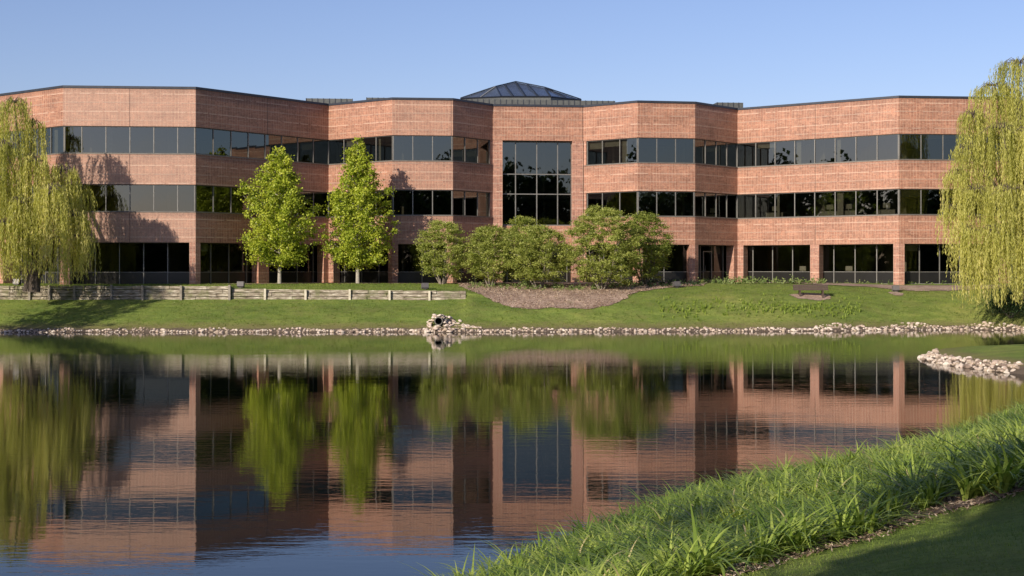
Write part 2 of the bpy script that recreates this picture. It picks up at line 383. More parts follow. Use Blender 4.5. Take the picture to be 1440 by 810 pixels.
def in_poly(X, Y, P):
    ins = np.zeros(X.shape, bool); n = len(P)
    for i in range(n):
        ax, ay = P[i]; bx, by = P[(i + 1) % n]
        cr = ((ay > Y) != (by > Y)); xi = ax + (Y - ay) * (bx - ax) / ((by - ay) if by != ay else 1e-9)
        ins ^= cr & (X < xi)
    return ins
def sheet(name, P, m, lift=0.02, step=0.10, edge=0.10, kind='structure'):
    """a thin ground sheet with a ragged outline that follows the terrain"""
    P = np.array(P); x0, y0 = P.min(0) - 0.5; x1, y1 = P.max(0) + 0.5
    gx = np.arange(x0, x1 + step, step); gy = np.arange(y0, y1 + step, step)
    X, Y = np.meshgrid(gx, gy)
    Xn = X + edge * np.sin(X * 2.3 + Y * 3.1) + edge * np.sin(X * 5.1 - Y * 4.3); Yn = Y + edge * np.sin(X * 3.7 + Y * 1.9)
    ins = in_poly(Xn, Yn, P)
    Z = zf(X, Y) + lift
    ok = ins[:-1, :-1] & ins[1:, :-1] & ins[1:, 1:] & ins[:-1, 1:]
    n = len(gx); jj, ii = np.nonzero(ok); a = jj * n + ii
    Q = np.stack([a, a + 1, a + n + 1, a + n], 1)
    used, inv = np.unique(Q, return_inverse=True)
    V = np.stack([X.ravel(), Y.ravel(), Z.ravel()], 1)[used]
    o = npmesh(name, V, inv.reshape(Q.shape), m, smooth=True)
    return tag(o, kind=kind)

# mulch bed in front of the middle of the building
mp = [G(*p) for p in ((641, 399.5), (652, 406), (672, 413), (690, 424), (715, 432), (738, 435.5), (775, 434), (828, 435.5), (858, 430), (882, 420), (897, 411), (925, 407), (965, 403.5), (990, 402))]
bed = [(p.x, p.y) for p in mp] + [(14.5, 104.5), (5.5, 107.2), (-1.5, 106.5), (-4.4, 102.6)]
sheet('mulch_bed', bed, M['mulch'], 0.035)
bx_ = np.array(bed); qx = rng.uniform(bx_[:, 0].min(), bx_[:, 0].max(), 16000); qy = rng.uniform(bx_[:, 1].min(), 100, 16000); okq = in_poly(qx, qy, bx_); qx, qy = qx[okq], qy[okq]
MULCH_PTS = np.stack([qx, qy, zf(qx, qy) + .05], 1)
bp_ = [G(*p) for p in ((1110, 415), (1119, 420), (1150, 423.5), (1170, 421.5), (1169, 415), (1130, 412))]
sheet('bench_mulch_pad', [(p.x, p.y) for p in bp_], M['mulch'], 0.03, 0.12, 0.04)
sheet('planting_strip', [(17.0, 107.5), (18.2, 103.8), (27.5, 97.6), (34, 98), (36, 101), (27.8, 101.2)], M['straw'], 0.035, 0.2)
sheet('dry_wall_strip', [(-34, 95.2), (-22, 95.5), (-14, 98.9), (-4.4, 99.6), (-3.4, 101.5), (-8.7, 101.8), (-13.8, 105.6), (-21.6, 95.9)], M['straw'], 0.03, 0.2)

# ------------------------------------------------------------------ the office building
PL = [(-44.5, 107.4), (-36.4, 101.06), (-30.4, 96.35), (-21.6, 97.1), (-13.81, 107.07), (-8.68, 103.15), (-4.30, 103.60), (-1.449, 107.3),
      (5.459, 108.1), (9.266, 105.0), (13.62, 105.75), (17.46, 110.07), (27.76, 102.04), (36.0, 102.95), (44.0, 113.0)]
PL = [Vector(p) for p in PL]
PANES = [6, 5, None, 8, 4, 3, 3, 0, 3, 3, 4, 8, 5, 8]
def offset(pl, d):
    out = []
    for i, p in enumerate(pl):
        ns = []
        for a, b in ((i - 1, i), (i, i + 1)):
            if a >= 0 and b < len(pl):
                t = (pl[b] - pl[a]).normalized(); ns.append(Vector((-t.y, t.x)))
        if len(ns) == 1: out.append(p + ns[0] * d)
        else:
            n = (ns[0] + ns[1]).normalized(); out.append(p + n * d / n.dot(ns[0]))
    return out
ZG, W1T, W2B, W2T, W3B, W3T, ZR = 2.80, 5.65, 7.74, 9.60, 11.70, 13.55, 16.28
bld = empty('office_building', (0, 104, ZG))
tag(bld, 'long three storey red brick office building with faceted bays and ribbon windows beyond pond', 'building')
OFF = Vector((0, 104, ZG))
def bpart(mb, name, m, parent=bld, smooth=False):
    mb.v = [(v[0] - OFF.x, v[1] - OFF.y, v[2] - OFF.z) for v in mb.v]
    return mb.build(name, m, parent, smooth)
cum = [0]
for a, b in zip(PL, PL[1:]): cum.append(cum[-1] + (b - a).length)
def band(name, pl, off0, off1, z0, z1, m, i0=0, i1=None, under=0):
    o0 = offset(pl, off0)[i0:i1]; o1 = offset(pl, off1)[i0:i1]; cu = cum[i0:i1]; mb = MB()
    for k in range(len(o0) - 1):
        a, b, c, d = o0[k], o0[k + 1], o1[k + 1], o1[k]; u0, u1 = cu[k], cu[k + 1]
        mb.face([(a.x, a.y, z0), (b.x, b.y, z0), (b.x, b.y, z1), (a.x, a.y, z1)], 0, [(u0, z0), (u1, z0), (u1, z1), (u0, z1)])
        mb.face([(d.x, d.y, z0), (d.x, d.y, z1), (c.x, c.y, z1), (c.x, c.y, z0)], 0, [(u0, z0), (u0, z1), (u1, z1), (u1, z0)])
        mb.face([(a.x, a.y, z1), (b.x, b.y, z1), (c.x, c.y, z1), (d.x, d.y, z1)], 0, [(u0, 0), (u1, 0), (u1, .3), (u0, .3)])
        mb.face([(a.x, a.y, z0), (d.x, d.y, z0), (c.x, c.y, z0), (b.x, b.y, z0)], under, [(u0, 0), (u0, .3), (u1, .3), (u1, 0)])
    for k in (0, -1):
        a, d = o0[k], o1[k]
        mb.face([(a.x, a.y, z0), (a.x, a.y, z1), (d.x, d.y, z1), (d.x, d.y, z0)], 0, [(0, z0), (0, z1), (.4, z1), (.4, z0)])
    return bpart(mb, name, m)
CI = 7                                            # the middle bay is facet 7
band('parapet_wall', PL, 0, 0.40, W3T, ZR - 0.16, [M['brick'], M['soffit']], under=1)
band('coping', PL, -0.05, 0.46, ZR - 0.16, ZR, M['coping'])
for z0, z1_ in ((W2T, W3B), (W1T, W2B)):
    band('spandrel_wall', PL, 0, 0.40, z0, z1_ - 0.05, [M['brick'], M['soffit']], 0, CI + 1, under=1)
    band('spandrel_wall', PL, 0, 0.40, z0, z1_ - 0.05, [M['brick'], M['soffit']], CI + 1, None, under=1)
    band('window_sill', PL, -0.03, 0.42, z1_ - 0.05, z1_, M['sill'], 0, CI + 1)
    band('window_sill', PL, -0.03, 0.42, z1_ - 0.05, z1_, M['sill'], CI + 1, None)

def frame_at(a, b):
    t = (b - a).normalized(); n = Vector((-t.y, t.x))
    return Matrix(((t.x, n.x, 0, a.x), (t.y, n.y, 0, a.y), (0, 0, 1, 0), (0, 0, 0, 1)))
# upright joints in the brick
for (i, f_, zs) in ((2, 0.5, ((W3T, ZR - .17), (W2T, W3B - .06), (W1T, W2B - .06))), (3, 0.515, ((W3T, ZR - .17),)), (11, 0.5, ((W3T, ZR - .17), (W2T, W3B - .06), (W1T, W2B - .06))), (5, .97, ((W3T, ZR - .17),)), (7, .985, ((W3T, ZR - .17),))):
    Mx = frame_at(PL[i], PL[i + 1]); L = (PL[i + 1] - PL[i]).length
    for a, b in zs: mb = MB(); mb.box(L * f_ - .014, L * f_ + .014, -0.003, 0.02, a, b, 0, Mx); bpart(mb, 'movement_joint', M['soffit'])

def ribbon(i, z0, z1, inset, transom=None, glassmat='glass', us=None, blinds=True):
    o = offset(PL, inset); a, b = o[i], o[i + 1]; Mx = frame_at(a, b); L = (b - a).length
    s = (PL[i + 1] - PL[i]).length
    if us is None:
        n = PANES[i]
        if n is None: us = [0] + [L / 2 + k * 1.60 for k in range(-2, 3)] + [L]
        else: us = [L * k / n for k in range(n + 1)]
    mb = MB(); w = 0.030
    for u in us[1:-1]: mb.box(u - w, u + w, -0.045, 0.05, z0 + .05, z1 - .06, 0, Mx)
    mb.box(us[0] + .002, us[0] + .06, -0.045, 0.05, z0 + .05, z1 - .06, 0, Mx); mb.box(us[-1] - .06, us[-1] - .002, -0.045, 0.05, z0 + .05, z1 - .06, 0, Mx)
    mb.box(us[0], us[-1], -0.05, 0.05, z0 + 0.004, z0 + .05, 1, Mx); mb.box(us[0], us[-1], -0.05, 0.05, z1 - .06, z1 - 0.004, 1, Mx)
    if transom:
        mb.box(us[0] + .06, us[-1] - .06, -0.042, 0.045, transom - .02, transom + .02, 0, Mx)
    win = bpart(mb, 'ribbon_window', [M['mullion'], M['mullion_dark']])
    g = MB()
    zb = z0 + .05
    if transom:
        for u0, u1 in zip(us, us[1:]): g.face([Mx @ Vector((u, 0.01, z)) for u, z in ((u0, zb), (u1, zb), (u1, transom), (u0, transom))], 1)
        zb = transom
    for k, (u0, u1) in enumerate(zip(us, us[1:])):
        tl = random.uniform(-.004, .004)             # each light sits a hair out of true, as real glazing does
        g.face([Mx @ Vector(p) for p in ((u0, 0.01, zb), (u1, 0.01 + tl, zb), (u1, 0.01 + tl + random.uniform(-.004, .004), z1), (u0, 0.01, z1))], 0)
    bpart(g, 'glass', [M[glassmat], M['spandrel']], win)
    if blinds:
        for k, (u0, u1) in enumerate(zip(us, us[1:])):
            r = random.random(); bl = MB(); hit = False
            if r < 0.16: bl.box(u0 + .05, u0 + .05 + random.uniform(.18, .5), 0.22, 0.25, zb + .02, z1 + .1, 0, Mx); hit = True
            elif r < 0.30: bl.box(u0 + .04, u1 - .04, 0.22, 0.24, z1 - random.uniform(.25, .9), z1 + .1, 0, Mx); hit = True
            if hit: bpart(bl, 'blind', M['blind'], win)
    return win
for i in range(len(PL) - 1):
    if i == CI: continue
    us3 = None
    L = (offset(PL, .12)[i + 1] - offset(PL, .12)[i]).length
    if i == 6: us3 = [0, L * .31, L * .63, L - .30]
    if i == 8: us3 = [0.30, L * .35, L * .675, L]
    ribbon(i, W3B, W3T, 0.12, us=us3); ribbon(i, W2B, W2T, 0.12, us=us3)
for i in range(len(PL) - 1): 
    n = PANES[i]; oo = offset(PL, 0.85); L = (oo[i + 1] - oo[i]).length
    k = max(2, round(L / 1.6)); ribbon(i, ZG - .1, W1T, 0.85, transom=3.62, glassmat='glass_low', us=[L * q / k for q in range(k + 1)])
# piers at the ends of the ribbons beside the middle bay
t7 = (PL[8] - PL[7]).normalized(); n7 = Vector((-t7.y, t7.x))
def prism(name, P, z0, z1, m, parent=bld, build=True, mb=None):
    mb = mb or MB(); n = len(P); u = 0
    for k in range(n):
        a, b = P[k], P[(k + 1) % n]; l = (Vector(b) - Vector(a)).length
        mb.face([(a[0], a[1], z0), (b[0], b[1], z0), (b[0], b[1], z1), (a[0], a[1], z1)], 0, [(u, z0), (u + l, z0), (u + l, z1), (u, z1)]); u += l
    mb.face([(p[0], p[1], z1) for p in P]); mb.face([(p[0], p[1], z0) for p in P[::-1]])
    return bpart(mb, name, m, parent) if build else mb
def tdir(i): return (PL[i + 1] - PL[i]).normalized()
def ndir(i): t = tdir(i); return Vector((-t.y, t.x))
for j, side in ((7, 0), (8, 1)):
    e = 0.012
    if side == 0:
        P = [PL[7] - tdir(6) * .30, PL[7], PL[7] + t7 * .74, PL[7] + t7 * .74 + n7 * .75, PL[7] + n7 * .9]
    else:
        P = [PL[8] - t7 * .88, PL[8] - t7 * .06, PL[8] - t7 * .06 + n7 * .16, PL[8] - t7 * .02 + n7 * .16, PL[8] + Vector((0, .02)), PL[8] + tdir(8) * .24, PL[8] + tdir(8) * .24 + n7 * .75, PL[8] - t7 * .88 + n7 * .75]
    P = [p + n7 * e for p in P]
    prism('pier', P, ZG - .1, W3T - .003, M['brick_col'])
# middle curtain wall
a = PL[7] + t7 * .74 + n7 * .50; b = PL[8] - t7 * .88 + n7 * .50; Mx = frame_at(a, b); L = (b - a).length
mb = MB(); us = [0, L * .195, L * .50, L * .80, L]
for u in us: mb.box(max(0.003, u - .035), min(L - .003, u + .035), -.06, .06, 7.2, W3T - .004, 0, Mx)
for z in (7.16, 9.52, 11.03, W3T - .08): mb.box(.003, L - .003, -.055, .055, z - .035, z + .035, 0, Mx)
cw = bpart(mb, 'curtain_window', M['mullion'])
g = MB()
for u0, u1 in zip(us, us[1:]):
    for z0, z1_ in ((7.16, 9.52), (9.52, 11.03), (11.03, W3T)):
        t_ = random.uniform(-.006, .006)
        g.face([Mx @ Vector(p) for p in ((u0, 0, z0), (u1, t_, z0), (u1, t_ + random.uniform(-.005, .005), z1_), (u0, 0, z1_))])
bpart(g, 'glass', M['glass'], cw)
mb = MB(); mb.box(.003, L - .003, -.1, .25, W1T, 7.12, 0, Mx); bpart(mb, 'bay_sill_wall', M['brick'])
mb = MB(); Mx2 = frame_at(a - n7 * .4, b - n7 * .4); mb.box(0, L, 0, 3.2, 9.2, 9.5, 0, Mx2 @ Matrix.Translation((0, .55, 0))); bpart(mb, 'landing', M['slab'])

# brick columns of the open ground storey
def colpos(px, i):
    a, b = PL[i], PL[i + 1]; k = (px - 720) / F
    t = (k * a.y - a.x) / ((b.x - a.x) - k * (b.y - a.y)); return a + (b - a) * t
for i in (1, 2, 3, 4, 5, 6, 9, 10, 11, 12, 13):
    w = 0.42
    inn = offset(PL, .80)[i]; p = offset(PL, .006)[i]
    P = [p - tdir(i - 1) * w, p, p + tdir(i) * w, p + tdir(i) * w + ndir(i) * .75, inn, p - tdir(i - 1) * w + ndir(i - 1) * .75]
    if i in (4, 11): P = [p - tdir(i - 1) * .5, p, p + tdir(i) * .5, p + tdir(i) * .5 + ndir(i) * .7, p - tdir(i - 1) * .5 + ndir(i - 1) * .7]
    prism('column', P, ZG - .15, W1T - .003, M['brick_col'])
for px, i, w in ((371, 3, .5), (1145.5, 11, .36)):
    c = colpos(px, i); t, n = tdir(i), ndir(i); c = c + n * .006
    prism('column', [c - t * w, c + t * w, c + t * w + n * .7, c - t * w + n * .7], ZG - .15, W1T - .003, M['brick_col'])
# entrance door in the shaded bay near the right
i = 10; o = offset(PL, .85); Mx = frame_at(o[i], o[i + 1]); mb = MB()
for u0, u1 in ((1.9, 1.98), (3.0, 3.08)): mb.box(u0, u1, -.09, -.052, ZG, 5.2, 0, Mx)
mb.box(1.98, 3.0, -.09, -.052, 5.12, 5.2, 0, Mx); mb.box(1.98, 3.0, -.08, -.052, ZG + .02, 3.0, 0, Mx)
door = bpart(mb, 'door', M['mullion'])
mb = MB(); mb.tube([Mx @ Vector((2.1, -.13, 3.6)), Mx @ Vector((2.1, -.13, 4.1))], [.02, .02], 6); mb.box(2.08, 2.12, -.13, -.09, 3.62, 3.66, 0, Mx); mb.box(2.08, 2.12, -.13, -.09, 4.04, 4.08, 0, Mx)
bpart(mb, 'door_handle', M['metal'], door)

# soffit, floors, inner wall, roof
def slab(name, off, z0, z1, m, yb=128):
    o = offset(PL, off); P = [(p.x, p.y) for p in o] + [(44 + off, yb), (-44 - off, yb)]
    mb = MB(); mb.face([(x, y, z0) for x, y in P][::-1]); mb.face([(x, y, z1) for x, y in P])
    for k in range(len(P)):
        p, q = P[k], P[(k + 1) % len(P)]; mb.face([(*p, z0), (*q, z0), (*q, z1), (*p, z1)])
    return bpart(mb, name, m)
slab('floor_slab', 1.5, W2B - .75, W2B - .35, M['slab']); slab('floor_slab', 1.5, W3B - .75, W3B - .35, M['slab']); slab('roof', .42, W3T + .25, ZR - .5, M['roof'])
slab('ground_floor', .80, ZG - .3, ZG - .02, M['slab']); slab('soffit', .41, W1T + .004, W1T + .05, M['soffit'])
slab('ceiling', 1.6, W2T + .12, W2T + .16, M['slab'])
mb = MB()
for k in range(-44, 44, 11):
    y = 114.2 + .12 * k; y2 = 114.2 + .12 * (k + 11); mb.face([(k, y, ZG), (k + 11, y2, ZG), (k + 11, y2, W3T + .25), (k, y, W3T + .25)])
bpart(mb, 'inner_wall', M['inner'])
mb = MB()
for k, x in enumerate(np.arange(-40, 42, 5.3)):
    yy = 114 + .12 * x; f0 = float(np.interp(x, [p.x for p in PL], [p.y for p in PL])) + 2.6
    if f0 < yy - .5:
        mb = MB(); mb.box(x, x + .15, f0, yy, ZG, W3T + .2); bpart(mb, 'partition', M['inner'])
# flank and back walls so that the block is closed from every side
mb = MB()
mb.box(-44.9, -44.5, 107.5, 128, ZG - .2, ZR - .2); mb.box(44.0, 44.4, 113, 128, ZG - .2, ZR - .2); mb.box(-44.9, 44.4, 128, 128.4, ZG - .2, ZR - .2)
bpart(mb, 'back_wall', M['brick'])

# desks standing behind the middle ribbon windows of the right wing
def desk(px, i, z, label, off=1.0):
    c = colpos(px, i) + ndir(i) * off; rz = math.atan2(tdir(i).y, tdir(i).x); root = empty('office_desk', (c.x, c.y, z), rz)
    mb = MB(); mb.box(-.75, .75, -.35, .35, .72, .76); mb.build('desk_top', M['blind'], root)
    mb = MB(); mb.box(-.72, .72, -.33, -.30, .15, .715); mb.build('front_panel', M['blind'], root)
    for x in (-.7, .7): mb = MB(); mb.box(x - .02, x + .02, -.295, .33, 0, .715); mb.build('leg', M['metal'], root)
    mb = MB(); mb.box(-.30, .25, -.10, -.04, .90, 1.25); mb.box(-.05, .0, -.09, -.05, .763, .90); mb.box(-.15, .10, -.16, .02, .762, .775); mb.build('monitor', M['blind'], root)
    return tag(root, label, 'desk', 'desks seen through the office windows')
for px, lab in ((1083, 'pale desk nearest the inner corner behind the right wing middle storey windows'), (1160, 'pale desk just right of the brick joint in the right wing middle storey'),
                (1186, 'second pale desk right of the brick joint in the right wing middle storey'), (1240, 'pale desk by the outer corner of the right wing middle storey')):
    desk(px, 11, W2B - .35, lab)
for px, lab in ((1178, 'pale desk behind the ground floor glass between the two right brick columns'), (1112, 'pale desk behind the ground floor glass left of the free standing brick column')):
    desk(px, 11, ZG, lab, 2.1)

# roof screens and the hipped skylight
def at(px, py, Y): return Vector(((px - 720) / F * Y, Y, CAM - (py - HZ) / F * Y))
def screen(px0, px1, py, Y, dep=4.0, slats=True):
    a, b = at(px0, py, Y), at(px1, py, Y); mb = MB()
    Mx = Matrix.Translation((a.x, Y, 0)) @ Matrix.Rotation(R(6), 4, 'Z'); L = b.x - a.x
    mb.box(0, L, 0, dep, ZR - .6, a.z, 0, Mx)
    k = 0.0
    while k < L: mb.box(k, k + .05, -.03, 0, ZR - .5, a.z + .02, 1, Mx); k += .45
    bpart(mb, 'roof_screen', [M['screen'], M['coping']])
screen(430, 495, 138.2, 111); screen(515, 560, 137.2, 112); screen(1008, 1046, 144.0, 116); screen(655, 868, 139.4, 111.2, 3)
sk = [at(*p) for p in ((648, 138.5, 119), (704.5, 136, 113.5), (774.5, 136, 113.5), (817, 140.5, 119), (775, 138, 125), (704, 138, 125))]
zb = ZR - .35
T = at(725, 115.6, 117.5); Ls = at(697, 122.3, 116.2); Rs = at(766, 123.6, 116.8); Bs = Vector(((Ls.x + Rs.x) / 2, 121, T.z - .45))
mb = MB()
q = sk
for f_ in ((q[1], q[2], Rs, T, Ls), (q[0], q[1], Ls), (q[2], q[3], Rs), (q[3], q[4], Bs, T, Rs), (q[4], q[5], Bs), (q[5], q[0], Ls, T, Bs)):
    c = sum((v for v in f_), Vector()) / len(f_)
    for k in range(len(f_)): mb.face([f_[k], f_[(k + 1) % len(f_)], c])
sky_ = bpart(mb, 'skylight', M['skylight'])
mb = MB()
for k in range(6):
    u, v = q[k], q[(k + 1) % 6]; mb.face([(u.x, u.y, zb), (v.x, v.y, zb), v, u])
bpart(mb, 'skylight_curb', M['screen'], sky_)
mb = MB()
top = [Ls, Ls.lerp(T, .45), T, T.lerp(Rs, .4), Rs]
up = Vector((0, -.05, .05))
for k in range(5):
    f_ = k / 4; mb.tube([top[k] + up, q[1].lerp(q[2], f_) + up], [.05, .05], 5)
for s in ((T, Ls), (T, Rs), (Ls, q[0]), (Rs, q[3]), (Ls, q[0].lerp(q[1], .5)), (Rs, q[2].lerp(q[3], .5)), (T, Bs)): mb.tube([s[0] + up, s[1] + up], [.05, .05], 5)
for k in range(6): mb.tube([q[k], q[(k + 1) % 6]], [.07, .07], 5)
bpart(mb, 'skylight_rib', M['rib'], sky_)

# ------------------------------------------------------------------ vegetation
def rot_rand(n):
    a = rng.normal(size=(n, 3)); a /= np.linalg.norm(a, axis=1)[:, None]
    b = rng.normal(size=(n, 3)); b -= (a * b).sum(1)[:, None] * a; b /= np.linalg.norm(b, axis=1)[:, None]
    return a, b
def leaves(name, P, size, m, parent, aspect=0.6, tone=None, flat=0.0, hang=0.0):
    n = len(P); a, b = rot_rand(n)
    if flat:                                     # leaves lying nearly level
        a[:, 2] *= (1 - flat); a /= np.linalg.norm(a, axis=1)[:, None]; b[:, 2] *= (1 - flat)
    if hang:
        a = a * (1 - hang) + np.array([0, 0, -1.0]) * hang; a /= np.linalg.norm(a, axis=1)[:, None]
        b -= (a * b).sum(1)[:, None] * a; b /= np.linalg.norm(b, axis=1)[:, None]
    s = size * rng.uniform(0.6, 1.35, n)[:, None]
    V = np.empty((n, 4, 3)); V[:, 0] = P - a * s * .5; V[:, 1] = P + b * s * aspect * .5; V[:, 2] = P + a * s * .5; V[:, 3] = P - b * s * aspect * .5
    t = tone if tone is not None else rng.random(n)
    return npmesh(name, V.reshape(-1, 3), np.arange(4 * n).reshape(-1, 4), m, parent, np.clip(t, 0, 1))

def clumps(centres, radii, per, squash=0.7):
    """points gathered in clumps, denser towards each clump's skin"""
    out = []; ids = []
    for k, (c, r) in enumerate(zip(centres, radii)):
        n = max(3, int(per * r * r)); d = rng.normal(size=(n, 3)); d /= np.linalg.norm(d, axis=1)[:, None]
        rr = r * np.minimum(np.abs(rng.normal(0, .62, n)) + .12, 1.6)
        p = np.array(c) + d * rr[:, None] * np.array([1, 1, squash]); out.append(p); ids.append(np.full(n, k))
    return np.concatenate(out), np.concatenate(ids)

def upright_tree(px, ytop, ybase, Y, prof, label, seed, yb2=None, lean=0):
    """prof: (row in the photo, half width in px, sideways shift) from top to bottom of the crown"""
    r = random.Random(seed)
    base = Vector(((px - 720) / F * Y, Y, z1((px - 720) / F * Y, Y)))
    root = empty('young_tree', base); k = Y / F
    zt = CAM - (ytop - HZ) * k - base.z
    rows = [CAM - (p[0] - HZ) * k - base.z for p in prof]; hw = [p[1] * k for p in prof]; sh = [p[2] * k for p in prof]
    tr = MB(); spine = lambda z: Vector((lean * z, 0.05 * math.sin(z), z))
    tr.tube([spine(z) for z in np.linspace(-.15, zt * .96, 9)], [.14 * (1 - t * .93) + .006 for t in np.linspace(0, 1, 9)], 8)
    zlo = rows[-1]; cs = []; rs = []
    nb = 120
    for j in range(nb):
        f = (j + .5) / nb; z = zlo + (zt - zlo) * f
        w = np.interp(z, rows[::-1], hw[::-1]); s = np.interp(z, rows[::-1], sh[::-1])
        a = j * 2.399 + r.uniform(-.4, .4); L = w * r.uniform(.58, 1.02)
        end = Vector((math.cos(a) * L + s * abs(math.cos(a)), math.sin(a) * L * .95, z))
        st = spine(max(zlo * .85, z - L * .55 - .15)); mid = st.lerp(end, .5) - Vector((0, 0, .05 * L))
        tr.tube([st, mid, end], [.035 * (1 - f * .6) + .006, .022, .006], 5)
        for q in (0.45, 0.72, 0.98):
            if L * q < .25 and q < .9: continue
            c = st.lerp(end, q) + Vector((r.uniform(-.15, .15), r.uniform(-.15, .15), r.uniform(-.08, .14)))
            cs.append(c); rs.append(r.uniform(.26, .54) * (0.50 + .65 * min(1, w / 1.8)))
    for j in range(26):
        cs.append(spine(zt * (1 - .022 * j)) + Vector((r.uniform(-.12, .12), r.uniform(-.1, .1), 0)) * (.3 + j * .12)); rs.append(.09 + .010 * j)
    P, ids = clumps(cs, rs, 600)
    tone = rng.random(len(P)) * .55 + np.array([r.random() for _ in cs])[ids] * .38
    tr.build('trunk', M['bark_pale'], root, True)
    leaves('crown', P, 0.14, M['l_lime'], root, 0.75, tone)
    return tag(root, label, 'tree', 'young upright trees before the shaded bay')
upright_tree(393, 208, 397, 98.5, [(208, 3, 0), (222, 15, 0), (236, 22, -2), (250, 32, -4), (262, 50, -6), (290, 53, -2), (320, 52, 4), (345, 54, -4), (360, 46, 2), (369, 34, 0)],
             'lime green young tree on a leaning pale trunk, left of the two upright trees', 3, lean=.01)
upright_tree(503, 195, 397, 99.5, [(195, 2, 0), (214, 13, 1), (228, 20, 0), (245, 25, 2), (262, 33, 4), (280, 44, 3), (310, 50, 2), (335, 54, 4), (352, 50, 0), (368, 34, 2)],
             'taller pointed young tree with a straight trunk, its shadow on the brick to its right', 5)

def bush_tree(px, yt, yb, x0, x1, Y, label, seed, stems=6, tone_off=0.0, leaf='l_olive'):
    r = random.Random(seed); k = Y / F
    X = (px - 720) * k; gz = z1(X, Y); root = empty('multi_stem_tree', (X, Y, gz))
    zt = CAM - (yt - HZ) * k - gz; wl = (px - x0) * k; wr = (x1 - px) * k; zl = .55
    st = MB(); cs = []; rs = []
    for s in range(stems):
        a = 2 * math.pi * s / stems + r.uniform(-.3, .3)
        W = wr if math.cos(a) > 0 else wl
        e = Vector((math.cos(a) * W * .55, math.sin(a) * W * .45, zt * r.uniform(.55, .8)))
        b = Vector((math.cos(a) * .12, math.sin(a) * .12, -.1)); m1 = b.lerp(e, .35) + Vector((math.cos(a), math.sin(a), 0)) * .18
        pts = [b, m1, b.lerp(e, .7), e]; st.tube(pts, [.055, .04, .028, .010], 6)
        for j in range(5):
            p0 = b.lerp(e, .35 + .13 * j); aa = a + r.uniform(-1.5, 1.5); l = r.uniform(.4, .9)
            st.tube([p0, p0 + Vector((math.cos(aa) * l, math.sin(aa) * l, l * .35))], [.018, .005], 4)
    # tiers of level sprays
    nt = int(120 * max(1, (wl + wr) * (zt - zl) / 15) )
    for j in range(nt):
        f = (j + .5) / nt; z = zl + (zt - zl) * f ** 0.9
        h = (z - zl) / (zt - zl)
        w = min(1.0, .58 + h * 1.4) if h < .30 else math.sqrt(max(0, 1 - ((h - .30) / .72) ** 2.4))
        a = j * 2.399 + r.uniform(-.3, .3); q = r.uniform(.35, 1.0) if j % 3 else r.uniform(.85, 1.05)
        W = wr if math.cos(a) > 0 else wl
        c = Vector((math.cos(a) * W * w * q * .90, math.sin(a) * min(wl, wr) * .9 * w * q, z + r.uniform(-.12, .1)))
        cs.append(c); rs.append(r.uniform(.30, .56) * (.75 + .25 * w))
    P, ids = clumps(cs, rs, 1200, .48)
    tone = rng.random(len(P)) * .6 + np.array([r.random() for _ in cs])[ids] * .35 + tone_off
    st.build('stems', M['bark'], root, True)
    leaves('crown', P, 0.115, M[leaf], root, 0.6, tone, flat=.35)
    return tag(root, label, 'small tree', 'multi stem small trees before the building')
bush_tree(622, 311, 397, 585, 664, 98.0, 'small rounded multi stem tree furthest left in the row, above the wall end', 21)
bush_tree(736, 306, 399, 700, 772, 100.5, 'small tree in the row whose pointed top reaches the tall glazed middle bay', 24, tone_off=-.05)
bush_tree(690, 320, 399, 652, 722, 97.2, 'small pale tree in the row beside the reddish azalea', 22)
bush_tree(757, 318, 403, 706, 806, 96.4, 'wide low multi stem tree standing before the tall glazed bay above the mulch', 23)
bush_tree(906, 300, 399, 868, 946, 99.8, 'darker tree at the right end of the row against the brick', 26, tone_off=-.22)
bush_tree(846, 292, 404, 792, 906, 96.2, 'broadest and tallest multi stem tree of the row, pale forked stems over the mulch', 25, stems=8)

